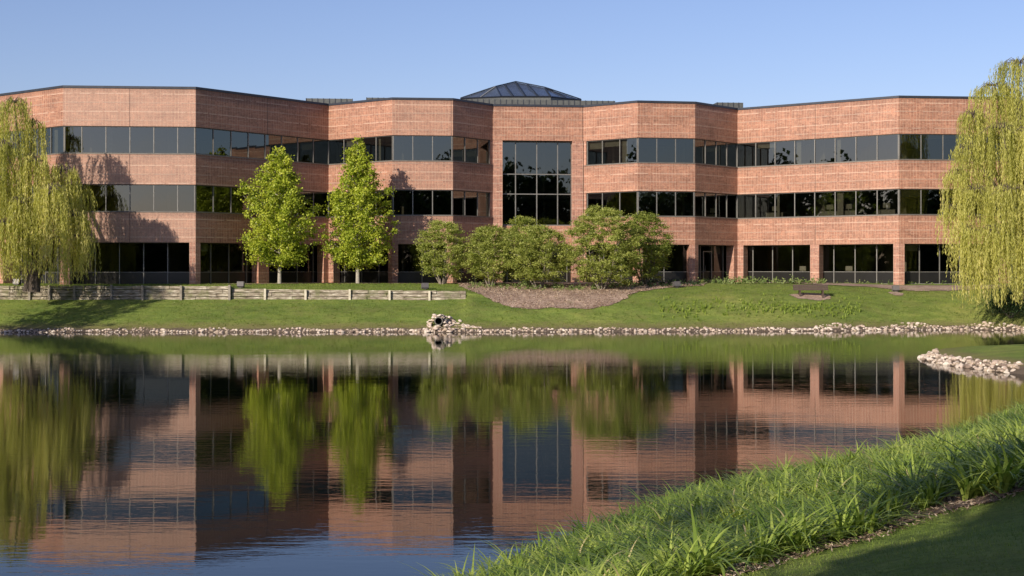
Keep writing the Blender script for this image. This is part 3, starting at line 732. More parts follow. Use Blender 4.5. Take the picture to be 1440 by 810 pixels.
def willow(cx, Y, gz, blobs, label, seed, nleaf=1.0, trunk=None, twigs=()):
    """blobs: (px x, px row of the shoulder, px row the strands hang down to, half width px, depth offset in metres)"""
    r = random.Random(seed); k = Y / F; root = empty('weeping_willow', (cx, Y, gz))
    st = MB(); LP = []; LT = []
    fork = Vector((0, 0, 2.4))
    st.tube([Vector((0, 0, -.3)), Vector((.1, 0, 1.2)), fork], [.55, .42, .36], 10)
    sm = st
    for (bx, by0, by1, hw, dy) in blobs:
        yy = Y + dy; kk = yy / F
        top = Vector(((bx - 720) * kk - cx, dy, CAM - (by0 - HZ) * kk - gz)); zend = CAM - (by1 - HZ) * kk - gz; w = hw * kk
        m1 = fork.lerp(top, .5) + Vector((r.uniform(-.3, .3), r.uniform(-.3, .3), .5))
        st.tube([fork, m1, top - Vector((0, 0, .1))], [.22, .12, .04], 7)
        ns = int(22 * max(.6, w)); bt = r.uniform(-.18, .16)
        for s in range(ns):
            # a clump of strands shares a twig end
            a = r.uniform(0, 2 * math.pi); q = math.sqrt(r.uniform(0.02, 1)); ex, ey = math.cos(a) * w * q, math.sin(a) * w * .8 * q
            zz = top.z - (q ** 2.2) * w * .55 + r.uniform(-.35, .25)
            tip = Vector((top.x + ex, top.y + ey, zz)); 
            sm.tube([top + Vector((0, 0, -.2)), (top + tip) / 2 + Vector((0, 0, .22)), tip], [.022, .014, .006], 4)
            lown = zend + r.choice((0, 0, .4, 1.0, 2.0)) + r.uniform(-.3, .5); et = r.random()
            for c in range(r.randint(3, 5)):
                p = tip.lerp(top, r.uniform(0, .35)) + Vector((r.uniform(-.25, .25), r.uniform(-.25, .25), r.uniform(-.1, .2)))
                Ln = max(.7, (p.z - lown)) * r.choice((.3, .5, .65, .8, .95, 1.0)); out = Vector((math.cos(a), math.sin(a), 0)) * r.uniform(.1, .45)
                n = int(Ln * 17 * nleaf); ts = np.linspace(0, 1, n)
                sway = r.uniform(-.12, .12); tw = r.uniform(0, 6)
                X = p.x + out.x * (1 - np.exp(-ts * 3)) + sway * ts ** 2 * Ln * .5 + .03 * np.sin(ts * 9 + tw)
                Yp = p.y + out.y * (1 - np.exp(-ts * 3)) + .03 * np.cos(ts * 8 + tw)
                Z = p.z + .18 * np.sin(np.minimum(ts * Ln * 2.2, 3.14)) - ts * Ln
                LP.append(np.stack([X, Yp, Z], 1) + rng.normal(size=(n, 3)) * .035)
                LT.append(rng.random(n) * .40 + et * .45 + bt + .12 * ts)
    for pts in twigs:
        sm.tube([at(*p) - Vector((cx, Y, gz)) for p in pts], [.05] + [.02] * (len(pts) - 1), 4)
    if trunk:
        for (x, z) in trunk: st.tube([Vector((0, 0, .5)), Vector((x * .7, .2, z * .5)), Vector((x, .4, z))], [.35, .25, .12], 7)
    P = np.concatenate(LP); t = np.concatenate(LT)
    st.build('trunk', M['bark_dark'], root, True); pass
    leaves('foliage', P, 0.21, M['l_willow'], root, .17, t, hang=.74)
    return tag(root, label, 'tree')
willow(-30.6, 90.6, 2.7, [
    (20, 140, 300, 26, 0), (-18, 150, 330, 30, 1), (46, 172, 290, 16, .5), (5, 200, 385, 30, -1.5), (50, 222, 400, 34, -1), (88, 236, 385, 24, 0),
    (112, 262, 398, 18, .6), (72, 262, 402, 26, -1.8), (30, 280, 395, 28, -2), (-25, 250, 392, 34, -1), (104, 300, 402, 22, -.8), (122, 330, 398, 12, -.5), (-30, 180, 380, 36, 1.5), (0, 310, 398, 26, -2.4)],
    'yellow green weeping willow at the left edge trailing over the timber wall', 41, trunk=[(-1.4, 3), (1.6, 3.4)])
willow(32.6, 89.5, 2.2, [
    (1432, 84, 300, 34, 0), (1478, 62, 330, 44, 1), (1398, 116, 300, 30, .5), (1368, 158, 285, 26, .3), (1360, 205, 300, 20, -.5), (1408, 176, 380, 34, -1), (1345, 240, 330, 26, 0), (1342, 290, 360, 24, -.4),
    (1450, 180, 420, 36, -1.5), (1372, 262, 425, 30, -1), (1356, 318, 420, 22, -1.2), (1420, 262, 430, 34, -2), (1398, 320, 432, 26, -2), (1470, 280, 425, 34, -1), (1378, 360, 432, 20, -1.6), (1444, 330, 425, 26, -2.2), (1500, 150, 420, 40, 0)],
    'tall weeping willow at the right edge hanging down to the lawn by the pond', 43, trunk=[(-1.2, 5), (1.8, 5)])

def shrub(name, p, w, h, m, leaf, label, cat, seed, per=420, kind=None):
    r = random.Random(seed); root = empty(name, p); cs = []; rs = []
    sb = MB()
    for j in range(16):
        a = j * 2.4; q = math.sqrt((j + .5) / 16); c = Vector((math.cos(a) * w * q * .75, math.sin(a) * w * q * .6, h * (.3 + .5 * (1 - q * q) + r.uniform(-.08, .1))))
        cs.append(c); rs.append(w * .42); sb.tube([Vector((0, 0, -.05)), c * .5, c], [.02, .014, .005], 4)
    P, ids = clumps(cs, rs, per / max(.2, w), .7); P[:, 2] = np.maximum(P[:, 2], .02)
    sb.build('stems', M['bark'], root); leaves('foliage', P, leaf, m, root, .65, rng.random(len(P)))
    return tag(root, label, cat)
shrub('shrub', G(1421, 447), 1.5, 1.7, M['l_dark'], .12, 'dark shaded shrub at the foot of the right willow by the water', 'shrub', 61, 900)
shrub('azalea_shrub', G(694, 398), .75, .85, M['l_azalea'], .09, 'low reddish yellow azalea between two small trees', 'shrub', 62, 500)
shrub('shrub', G(742, 404), .6, .6, M['l_cover'], .10, 'small pale leafy shrub under the wide low tree at the mulch edge', 'shrub', 63, 400)

# ground cover: low leafy mounds, one mass
def cover(name, pts, w, h, leaf, m, per, label, flat=.2):
    cs = [Vector(p) + Vector((0, 0, h * .4)) for p in pts]; P, ids = clumps(cs, [w * random.uniform(.6, 1.2) for _ in cs], per, h / w)
    o = leaves(name, P, leaf, m, None, .55, rng.random(len(P)) * .5 + np.array([random.random() for _ in cs])[ids] * .5, flat)
    return tag(o, label, 'plants', None, 'stuff')
pts = []
for k in range(190):
    px = random.uniform(985, 1160); py = random.uniform(395.5, 400.0) - (px - 985) * .002; pts.append(G(px, py))
cover('leafy_ground_cover', pts, .30, .36, .17, M['l_cover'], 230, 'pale leafy perennials in a strip along the ground floor windows', .1)
pts = [G(random.uniform(1150, 1345), random.uniform(397.0, 400.0)) for k in range(90)]
cover('leafy_ground_cover', pts, .22, .18, .12, M['l_cover'], 200, 'sparse low plants in the strip at the right end of the windows', .1)
pts = [G(px_, 403.5 + random.uniform(-4, 2.5) + 3.5 * math.sin(max(0, min(1, (px_ - 690) / 190)) * 3.14)) for px_ in [random.uniform(660, 905) for _ in range(210)]]
cover('leafy_ground_cover', pts, .28, .26, .13, M['l_cover'], 200, 'pale low plants under the row of small trees', .1)
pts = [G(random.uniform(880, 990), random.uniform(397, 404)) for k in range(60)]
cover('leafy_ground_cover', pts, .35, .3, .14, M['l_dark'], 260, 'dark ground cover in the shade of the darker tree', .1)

# ------------------------------------------------------------------ blades
def blades(base, n, hgt, width, segs, spread, lean, arch=1.0, droop=1.0):
    """base (k,3): n arching blades on each -> verts, quads"""
    k = len(base) * n; B = np.repeat(base, n, 0); hv = np.repeat(rng.uniform(.78, 1.22, len(base)), n) if n > 6 else 1.0
    a = rng.uniform(0, 2 * np.pi, k); d = np.stack([np.cos(a), np.sin(a)], 1)
    H = hgt * hv * rng.uniform(.6, 1.2, k); s = spread * rng.uniform(.25, 1.3, k); dr = droop * rng.uniform(.3, 1.1, k)
    side = np.stack([-d[:, 1], d[:, 0]], 1); off = d * rng.uniform(0, .05, k)[:, None]
    t = np.linspace(0, 1, segs + 1); V = np.empty((k, segs + 1, 2, 3))
    for i, tt in enumerate(t):
        out = s * H * (tt ** 1.35) * (1 + .25 * tt); up = H * (1.35 * tt - dr * .62 * tt ** 2.4)
        c = np.empty((k, 3)); c[:, :2] = B[:, :2] + off + d * out[:, None] + lean * tt ** 2 * H[:, None]; c[:, 2] = B[:, 2] + up - .02
        w = width * (1 - tt ** 1.8) * (.75 + .25 * min(1, tt * 4)) + .0012
        V[:, i, 0, :2] = c[:, :2] + side * w / 2; V[:, i, 1, :2] = c[:, :2] - side * w / 2; V[:, i, :, 2] = c[:, 2][:, None]
    idx = np.arange(k * (segs + 1) * 2).reshape(k, segs + 1, 2)
    Q = np.stack([idx[:, :-1, 0], idx[:, :-1, 1], idx[:, 1:, 1], idx[:, 1:, 0]], -1).reshape(-1, 4)
    return V.reshape(-1, 3), Q, k, segs

# lower (lawn side) edge of the daylily bed, from the photo
edge_px = [(930, 840), (1000, 814), (1060, 800), (1120, 780), (1190, 762), (1250, 742), (1300, 722), (1360, 706), (1440, 684), (1520, 662), (1640, 630)]
EP = [near(*p) for p in edge_px]
shore = [(p[0], p[1]) for p in LAKE[31:45]]
bedpoly = [(p.x, p.y) for p in EP] + shore[::1] + [(-2.0, 12.4), (-1.0, 9.5)]
bedpoly = np.array(bedpoly)
def dense(P, k=9): return [P[i].lerp(P[i + 1], j / k) for i in range(len(P) - 1) for j in range(k)] + [P[-1]]
ED = dense(EP)
lipd = [.20 + .22 * mnoise.noise(Vector((p.x * 1.1, 0, 5))) + .10 * mnoise.noise(Vector((p.x * 4, 0, 9))) for p in ED]
lip = [(p.x + l * .5, p.y - l) for p, l in zip(ED, lipd)]
sheet('mulch_strip', [(p.x, p.y + 1.2) for p in EP][::-1] + lip, M['litter'], .012, .05, .02)
# bark chips and dead leaves lying on it
cp = []
for p in ED:
    for k in range(34):
        x = p.x + random.uniform(-.06, .06); y = p.y + random.uniform(-.48, .45); cp.append((x, y, z1(x, y) + .022 + random.uniform(0, .012)))
lt_ = leaves('bark_chips', np.array(cp), .042, m_leaf('chips', [(0, (.07, .04, .025)), (.5, (.22, .15, .10)), (.85, (.45, .34, .24)), (1, (.6, .5, .38))], .05, .9), None, .35, None, .55)
tag(leaves('bark_mulch_pieces', MULCH_PTS, .11, lt_.data.materials[0], None, .5, rng.beta(2.2, 1.6, len(MULCH_PTS)), .5), 'loose bark pieces over the mulch bed below the small trees', 'litter', None, 'stuff')
tag(lt_, 'bark chips and dead leaves strewn on the mulch strip', 'litter', None, 'stuff')
soilp = [(p.x, p.y + .4) for p in EP][::-1] + [(-1.2, 9.7), (-1.6, 13)] + [(x + .25, y - .35) for x, y in shore[::-1]]
sheet('bed_soil', soilp, m_mulch('damp_soil', .45), .008, .2, .02)
# plants inside the bed
cand = []
x0, y0 = bedpoly.min(0); x1, y1 = bedpoly.max(0)
step = .31
X, Y = np.meshgrid(np.arange(x0, x1, step), np.arange(y0, y1, step)); X = X + rng.uniform(-.17, .17, X.shape); Y = Y + rng.uniform(-.17, .17, Y.shape)
ok = in_poly(X, Y, bedpoly) & (np.abs(X / Y) < .47) & (lake_sd(X, Y) > .1)
X, Y = X[ok], Y[ok]
ex = np.array([p.x for p in EP]); ey = np.array([p.y for p in EP])
dist_edge = np.min(np.hypot(X[:, None] - ex[None], Y[:, None] - ey[None]), 1)
dedge = np.min([np.abs((X - ex[i]) * (ey[i + 1] - ey[i]) - (Y - ey[i]) * (ex[i + 1] - ex[i])) / math.hypot(ex[i + 1] - ex[i], ey[i + 1] - ey[i]) + 50 * ((X < ex[i] - .2) | (X > ex[i + 1] + .2)) for i in range(len(EP) - 1)], 0)
keep = dedge > .42
X, Y = X[keep], Y[keep]; Z = zf(X, Y); base = np.stack([X, Y, Z], 1)
patch = np.array([mnoise.noise(Vector((x * .45, y * .45, 0))) for x, y in zip(X, Y)])
nearm = Y < 17
parts = []
for msk, n, sg, w in ((nearm, 36, 6, .027), (~nearm, 28, 4, .028)):
    b = base[msk]; pt = patch[msk]
    hs = .33
    V_, Q_, k_, s_ = blades(b, n, hs, w, sg, 1.22, np.array([[.02, .03]]), droop=1.72)
    tone = np.repeat(np.clip(.52 + pt * .9, 0.08, .85), n) + rng.uniform(-.28, .28, k_); dead = rng.random(k_) < .015; tone = np.clip(tone, 0, .93); tone[dead] = 1
    parts.append((V_, Q_, np.repeat(tone, s_)))
o_ = 0; Vs = []; Qs = []; Ts = []
for V_, Q_, t_ in parts: Vs.append(V_); Qs.append(Q_ + o_); Ts.append(t_); o_ += len(V_)
tag(npmesh('daylily_bed', np.concatenate(Vs), np.concatenate(Qs), M['l_lily'], None, np.concatenate(Ts), True),
    'dense bed of arching green daylily leaves covering the near pond bank', 'plants', None, 'stuff')
# the front row: clumps one can tell apart
protos = []
for v in range(5):
    bb = np.stack([rng.uniform(-.10, .10, 3), rng.uniform(-.10, .10, 3), np.zeros(3)], 1)
    V_, Q_, k_, s_ = blades(bb, 26, .35 + .025 * v, .033, 8, 1.25, np.array([[.0, -.05]]), droop=1.75)
    protos.append((V_, Q_, np.repeat(np.clip(rng.uniform(.1, .9, k_), 0, 1), s_)))
pme = []
for v, (V_, Q_, t_) in enumerate(protos):
    o = npmesh('daylily_clump', V_, Q_, M['l_lily'], None, t_, True); pme.append(o)
row = []
d_acc = 0
for i in range(len(EP) - 1):
    a, b = EP[i], EP[i + 1]; L = (b - a).length; t = d_acc
    while t < L:
        p = a.lerp(b, t / L); row.append((p.x + random.uniform(-.05, .05), p.y + .10 + random.uniform(-.12, .16))); t += random.uniform(.30, .46)
    d_acc = t - L
row = [q for q in row if -.2 < q[0] / q[1] < .40 and q[1] > 6]
for i, (x, y) in enumerate(row):
    o = pme[i] if i < len(pme) else copy_thing(pme[i % len(pme)], (0, 0, 0), 0)
    o.location = (x, y, z1(x, y)); o.rotation_euler = (0, 0, random.uniform(0, 6.28)); s = random.uniform(.8, 1.15); o.scale = (s, s, s)
    tag(o, 'arching daylily clump in the front row of the near bed along the mulch strip', 'plant', 'daylily clumps along the mulch edge')
print('daylilies', len(base), len(row))

# short lawn at the lower right
n = 150000
X = rng.uniform(0.2, 9.5, n); Y = rng.uniform(6.0, 15.5, n)
lp = np.array([(p.x + l * .5, p.y - l + .03) for p, l in zip(ED, lipd)] + [(12, 6), (0, 6)])
ok = in_poly(X, Y, lp) & (X / Y < .42) & (X / Y > .08) & (CAM - 1.6 > 0); X, Y = X[ok], Y[ok]
V_, Q_, k_, s_ = blades(np.stack([X, Y, zf(X, Y) - .004], 1), 1, .036, .0048, 2, .7, np.array([[0, 0.0]]), droop=.8)
pt = np.array([mnoise.noise(Vector((x * 1.2, y * 1.2, 3))) for x, y in zip(X, Y)])
tag(npmesh('lawn_grass', V_, Q_, M['l_grass'], None, np.repeat(np.clip(.5 + pt * .5 + rng.uniform(-.35, .35, k_), 0, 1), s_)),
    'short mown grass in the lower right corner', 'grass', None, 'stuff')
# young plants sprouting on the far slope
b = []
for k in range(330):
    u = random.random(); px = 925 + 285 * u ** .9; py = 436 + random.gauss(0, 6.5) - 3 * math.sin(u * 3)
    if px > 1108 and px < 1172 and py < 428: py += 8
    p = G(px, py); b.append((p.x, p.y, p.z))
V_, Q_, k_, s_ = blades(np.array(b), 9, .22, .05, 2, .6, np.array([[0, 0]]))
tag(npmesh('sprouting_plants', V_, Q_, M['l_lily'], None, np.repeat(rng.uniform(.3, .95, k_), s_), True), 'tufts of young leafy plants scattered over the far grass slope below the bench', 'plants', None, 'stuff')
# rough grass tufts along the far bank and the wall foot
b = []
gxx = rng.uniform(-.37, .36, 15000); gyy = rng.uniform(87.2, 99.5, 15000) ; gxx = gxx * gyy
okk = ((gyy < 92.8) | (gxx > 6.5) | (gyy > 93.5)) & (lake_sd(gxx, gyy) > .5) & ~in_poly(gxx, gyy, bed) & (np.hypot((gxx - 19.6) / 1.6, (gyy - 93.6) / 1.6) > 1)
gxx, gyy = gxx[okk], gyy[okk]; b = list(zip(gxx, gyy, zf(gxx, gyy)))
V_, Q_, k_, s_ = blades(np.array(b), 7, .085, .03, 1, .8, np.array([[0, 0]]))
pt = np.repeat([mnoise.noise(Vector((x * .5, y * .9, 1))) for x, y, _ in b], 7)
tag(npmesh('bank_grass', V_, Q_, M['l_grass'], None, np.repeat(np.clip(.72 + .6 * pt + rng.uniform(-.25, .25, k_), 0, 1), s_)), 'short rough grass covering the far bank above the stones', 'grass', None, 'stuff')

# ------------------------------------------------------------------ rocks
import bmesh
def rock_mesh(v, sub=1):
    bm = bmesh.new(); bmesh.ops.create_icosphere(bm, subdivisions=sub + 1, radius=.5)
    s = Vector((v * 3.1, v * 1.7, v))
    for p in bm.verts:
        n = mnoise.noise(p.co * 1.6 + s) * .30 + mnoise.noise(p.co * 4 + s) * .10
        p.co = p.co * (1 + n); p.co.z *= .68; p.co.x *= 1.12
        for ax in (Vector((.6, .3, .74)), Vector((-.7, .5, .5)), Vector((.1, -.9, .4))):     # chop flats
            dd = p.co.dot(ax.normalized()) - .34
            if dd > 0: p.co -= ax.normalized() * dd * .85
    me = bpy.data.meshes.new('rock'); bm.to_mesh(me); bm.free(); me.materials.append(M['rock'])
    return me
NV = 14; rocks = [rock_mesh(i + 1, 1) for i in range(NV)]
for k, me in enumerate(rocks):
    a = me.attributes.new('tone', 'FLOAT', 'FACE'); a.data.foreach_set('value', [((k * 37) % 100) / 100.0] * len(me.polygons))
placed = []          # x, y, z, size, kind
def along(P, spacing):
    out = []; 
    for a, b in zip(P, P[1:]):
        a = np.array(a); b = np.array(b); n = max(1, int(np.linalg.norm(b - a) / spacing))
        for k in range(n): out.append((a + (b - a) * (k + .5) / n, (b - a) / np.linalg.norm(b - a)))
    return out
for (p, t) in along(LAKE[3:17], .155):
    if abs(p[0]) > 36: continue
    nrm = np.array([-t[1], t[0]])                         # towards land on the far side
    dens = 3.0 if p[0] < 19 else 4.6
    if -26.5 < p[0] < -25.9 or -14.7 < p[0] < -14.2: dens = .8
    for q in range(int(dens) + (random.random() < dens % 1)):
        w = .50 if p[0] < 19 else 1.15
        d = random.uniform(-.18, w * (0.65 + .35 * math.sin(p[0] * 1.3)) ); s = random.choice((.08, .10, .13, .16, .22)) * random.uniform(.8, 1.2)
        if p[0] < -22: s *= .9
        x, y = p + nrm * d + t * random.uniform(-.1, .1); placed.append((x, y, max(z1(x, y), .0) + s * .04, s, 0))
for (p, t) in along(LAKE[20:28], .125):
    nrm = np.array([-t[1], t[0]]) 
    if p[0] > 27: continue
    for q in range(4 if p[1] < 62 else 2):
        d = -random.uniform(-.38, .50); x, y = p - nrm * d * (1.0 if p[1] < 62 else .5); s = random.choice((.10, .13, .17, .22)) * random.uniform(.8, 1.2)
        if lake_sd(np.array([x]), np.array([y]))[0] < -.2: x, y = p + nrm * d
        placed.append((x, y, max(z1(x, y), 0) + s * .15, s, 1))
# pile round the pipe
pc = G(616, 458)
pipe_c = Vector((pc.x + .05, pc.y - .15, z1(pc.x, pc.y - .15) + .34))
for k in range(150):
    a = random.uniform(0, 6.28); q = random.random(); x = pipe_c.x + random.gauss(0.1, .48); y = pipe_c.y + random.uniform(-1.0, 1.1)
    if abs(x - pipe_c.x) < .34 and y < pipe_c.y + .25 and y > pipe_c.y - .55: y = pipe_c.y - .75
    s = random.uniform(.11, .28); hh = max(0, .75 - .95 * abs(x - pipe_c.x - .05)) * (1 if y > pipe_c.y - .1 else .35) * random.random()
    if abs(x - pipe_c.x) < .34 and y > pipe_c.y - .3: y = pipe_c.y + random.uniform(-.15, .5); hh = .56 + random.uniform(-.05, .08) + pipe_c.z - .34 - z1(x, y)
    placed.append((x, y, max(z1(x, y), 0) + s * .15 + hh, s, 2))
for k in range(60):
    x = pipe_c.x + random.uniform(.5, 2.6); y = 86.9 + random.random() * max(.1, 1.7 - .7 * (x - pipe_c.x)); s = random.uniform(.1, .2)
    placed.append((x, y, max(z1(x, y), 0) + s * .1, s, 0))
def vis(p):
    px = 720 + F * p[0] / p[1]; return (0 < px < 1440) * p[3] / p[1]
placed.sort(key=vis, reverse=True)
LAB = {0: ('pale rubble stone in the waterline band edging the far bank', 'rubble stones along the far waterline'),
       1: ('pinkish white rubble stone on the rim of the grassy point at the right', 'rubble stones round the grassy point'),
       2: ('pale boulder in the pile around the drain pipe mouth', 'boulders round the drain pipe')}
for p in placed[:300]:
    o = link('rubble_stone', rocks[random.randrange(NV)]); o.location = p[:3]; o.scale = (p[3] * random.uniform(.9, 1.3), p[3], p[3] * random.uniform(.8, 1.2))
    o.rotation_euler = (random.uniform(-.5, .5), random.uniform(-.5, .5), random.uniform(0, 6.28))
    tag(o, LAB[p[4]][0], 'stone', LAB[p[4]][1])
arrs = []
for me in rocks:
    v = np.empty(len(me.vertices) * 3, dtype=np.float32); me.vertices.foreach_get('co', v)
    f = np.empty(len(me.polygons) * 3, dtype=np.int32); me.loops.foreach_get('vertex_index', f); arrs.append((v.reshape(-1, 3), f.reshape(-1, 3)))
Vs = []; Qs = []; Ts = []; o_ = 0
for p in placed[300:]:
    v, f = arrs[random.randrange(NV)]; a = random.uniform(0, 6.28); ca, sa = math.cos(a), math.sin(a)
    v = v * np.array([p[3] * random.uniform(.9, 1.3), p[3], p[3] * random.uniform(.8, 1.2)])
    v = np.stack([v[:, 0] * ca - v[:, 1] * sa, v[:, 0] * sa + v[:, 1] * ca, v[:, 2]], 1) + np.array(p[:3])
    Vs.append(v); Qs.append(f + o_); Ts.append(np.full(len(f), random.random())); o_ += len(v)
tag(npmesh('shore_rubble', np.concatenate(Vs), np.concatenate(Qs), M['rock'], None, np.concatenate(Ts)), 'band of small rubble stones filling in along the shore of the pond', 'stones', None, 'stuff')
print('rocks', len(placed))
# drain pipe
pr = empty('drain_pipe', pipe_c)
mb = MB(); n = 16
for k in range(n):
    a0, a1 = 2 * math.pi * k / n, 2 * math.pi * (k + 1) / n
    for r0, r1, y0, y1, m_ in ((.26, .26, -.25, 1.2, 0), (.21, .21, -.25, 1.2, 1)):
        mb.face([(math.cos(a) * r, y, math.sin(a) * r) for a, r, y in ((a0, r0, y0), (a1, r0, y0), (a1, r1, y1), (a0, r1, y1))], m_)
    mb.face([(math.cos(a) * r, -.25, math.sin(a) * r) for a, r in ((a0, .21), (a1, .21), (a1, .26), (a0, .26))], 0)
mb.face([(math.cos(2 * math.pi * k / n) * .21, .5, math.sin(2 * math.pi * k / n) * .21) for k in range(n)], 1)
mb.build('pipe_barrel', [M['pipe'], M['dark']], pr)
tag(pr, 'dark mouthed drain pipe poking out of the boulder pile on the far bank', 'pipe')

# ------------------------------------------------------------------ timber retaining walls
def timber_wall(x0, x1, zt0, zt1, zb, posts, pm, label, Yw, courses=4, frontpost=True):
    root = empty('timber_retaining_wall', ((x0 + x1) / 2, Yw, zb)); cx = (x0 + x1) / 2; r = random.Random(int(x0 * 10))
    for c in range(courses):
        mb = MB(); x = x0
        while x < x1 - .01:
            L = min(r.uniform(1.8, 2.7), x1 - x)
            za0 = zb + (np.interp(x, [x0, x1], [zt0, zt1]) - zb) * c / courses; za1 = zb + (np.interp(x, [x0, x1], [zt0, zt1]) - zb) * (c + 1) / courses
            dy = r.uniform(-.04, .05) + c * .02
            mb.box(x + .012 - cx, x + L - .012 - cx, dy - .0, .22 + dy, za0 - zb + .012, za1 - zb - .016 + r.uniform(-.02, .006)); x += L
        mb.build('timber_course', M['timber'], root)
    for px in posts:
        X = (px - 720) / F * Yw; zt = np.interp(X, [x0, x1], [zt0, zt1]) + r.uniform(-.02, .06); mb = MB()
        mb.box(X - .07 - cx, X + .07 - cx, -.15, -.03, -.2, zt - zb); mb.build('post', pm, root)
    return tag(root, label, 'retaining wall', 'timber retaining walls on the far bank')
xw = lambda px: (px - 720) / F * WALL_Y
timber_wall(-42, xw(325), 2.76, 2.74, 1.80, (42, 70, 105, 157, 201, 255, 323), M['post_old'], 'higher mossy timber retaining wall with dark posts trailing from the willow', WALL_Y - .08, 4)
timber_wall(xw(325) + .03, xw(655), 2.56, 2.40, 1.80, (373, 430, 492, 548, 604), M['post'], 'lower timber retaining wall with pale posts ending at the mulch bed', WALL_Y, 3)

# ------------------------------------------------------------------ bench and floodlights
p = (G(1118, 417) + G(1163, 417.5)) / 2; p.z = z1(p.x, p.y)
bench = empty('park_bench', p, R(-4)); 
L = 1.15
for k, (y, z) in enumerate(((.20, .50), (.24, .62), (.28, .74))):
    mb = MB(); Mx = Matrix.Translation((0, y, z)) @ Matrix.Rotation(R(-14), 4, 'X'); mb.box(-L, L, -.02, .02, -.052, .052, 0, Mx); mb.build('backrest_slat', M['bench'], bench)
for y in (-.24, -.11, .02, .14):
    mb = MB(); mb.box(-L, L, y - .055, y + .055, .42, .46); mb.build('seat_slat', M['bench'], bench)
for x in (-.75, .75):
    mb = MB(); mb.box(x - .05, x + .05, -.25, -.17, -.1, .418); mb.box(x - .05, x + .05, .12, .20, -.1, .418); mb.box(x - .05, x + .05, -.28, .20, .36, .417)
    Mx = Matrix.Translation((x, .225, .45)) @ Matrix.Rotation(R(-16), 4, 'X'); mb.box(-.04, .04, .0, .05, -.08, .36, 0, Mx); mb.build('leg', M['bench'], bench)
tag(bench, 'low dark slatted park bench on a bare mulch patch on the far lawn', 'bench')

fl = empty('ground_floodlight', (0, 0, 0))
mb = MB(); mb.box(-.22, .22, -.12, .14, .12, .44, 0, Matrix.Rotation(R(12), 4, 'X')); mb.box(-.25, .25, -.15, -.12, .10, .46, 0, Matrix.Rotation(R(12), 4, 'X')); mb.build('housing', M['metal'], fl)
mb = MB(); mb.box(-.18, .18, -.16, -.152, .15, .41, 0, Matrix.Rotation(R(12), 4, 'X')); mb.build('lens', M['lens'], fl)
mb = MB(); mb.box(-.04, .04, -.03, .03, -.1, .14); mb.box(-.16, .16, -.05, .05, .06, .10); mb.build('bracket', M['metal'], fl)
fls = [(338, 400.5, 'grey ground floodlight on the grass above the joint of the two timber walls', 94.4), (598, 402, 'grey ground floodlight near the right end of the lower timber wall', 94.3), (1260, 411, 'small grey floodlight on a pale pad alone on the far lawn', None),
       (23, 399, 'grey floodlight under the left willow above the mossy wall', 94.0), (952, 405, 'low grey floodlight among pale plants right of the darker tree', None)]
for k, (px, py, lab, Yf) in enumerate(fls):
    if Yf: x = (px - 720) / F * Yf; q = Vector((x, Yf, z1(x, Yf)))
    else: q = G(px, py)
    o = fl if k == 0 else copy_thing(fl, q, R(180) + random.uniform(-.4, .4))
    o.location = q; o.rotation_euler = (0, 0, R(180) + random.uniform(-.3, .3))
    tag(o, lab, 'floodlight', 'ground floodlights facing the building')
q = G(1260, 413); sheet('floodlight_pad', [(q.x + math.cos(a) * .55, q.y + math.sin(a) * .8) for a in np.linspace(0, 6.28, 12)], M['mulch'], .03, .1, .02)

# ------------------------------------------------------------------ beyond the picture: what the glass and the grass mirror and shade
SUN_AZ, SUN_EL = 36.0, 24.0
def shade_tree(x, y, h, w, label, seed, dens=260, extra=()):
    r = random.Random(seed); gz = z1(x, y); root = empty('shade_tree', (x, y, gz)); st = MB()
    st.tube([(0, 0, -.2), (.1, 0, h * .3), (.0, .1, h * .55), (.1, 0, h * .85)], [.28, .22, .15, .05], 9)
    cs = []; rs = []
    for j in range(46):
        f = (j + .5) / 46; z = h * (.34 + .64 * f); ww = w * math.sin(math.pi * min(.96, .18 + f * .8)); a = j * 2.4; q = r.uniform(.45, 1)
        e = Vector((math.cos(a) * ww * q, math.sin(a) * ww * q, z)); st.tube([(0, 0, z * .75), (e * .5) + Vector((0, 0, z * .42)), e], [.05, .03, .01], 5); cs.append(e); rs.append(r.uniform(.35, .75))
    for e in extra:
        e = e - root.location; st.tube([(0, 0, h * .6), e * .6 + Vector((0, 0, h * .3)), e], [.06, .03, .012], 5); pass
    P, ids = clumps(cs, rs, dens)
    if extra: P2, _ = clumps([e - root.location for e in extra], [.55 if i < 3 else .45 for i in range(len(extra))], 3400, 1.0); P = np.concatenate([P, P2])
    st.build('trunk', M['bark'], root, True); leaves('crown', P, .16, M['l_olive'], root, .6)
    return tag(root, label, 'tree')
def against_sun(p, s): return Vector((p.x - math.sin(R(SUN_AZ)) * s, p.y - math.cos(R(SUN_AZ)) * s, p.z + .30 + math.tan(R(SUN_EL)) * s))
tg = [against_sun(near(*q), s) for q, s in (((1290, 712), 14.0), ((965, 752), 13.4), ((1425, 660), 15.6), ((1300, 800), 16), ((1400, 795), 16), ((1430, 750), 16.5), ((1350, 770), 16.4), ((1250, 808), 15.6), ((1390, 745), 16.8), ((1180, 812), 15), ((1440, 712), 17))]
shade_tree(-6.2, -5.2, 8.6, 2.4, 'tree behind the viewer whose shade falls on the corner lawn', 71, 900, extra=tg)
shade_tree(-41, 70, 14, 4.5, 'tall tree on the left bank outside the view, nearer the viewer', 72)
shade_tree(-36.0, 76.3, 13, 2.8, 'tree on the left bank outside the view, nearer the wall', 73, 420)
shade_tree(-34.6, 80.2, 10, 2.2, 'smallest tree on the left bank outside the view', 74, 420)
cs = []; rs = []
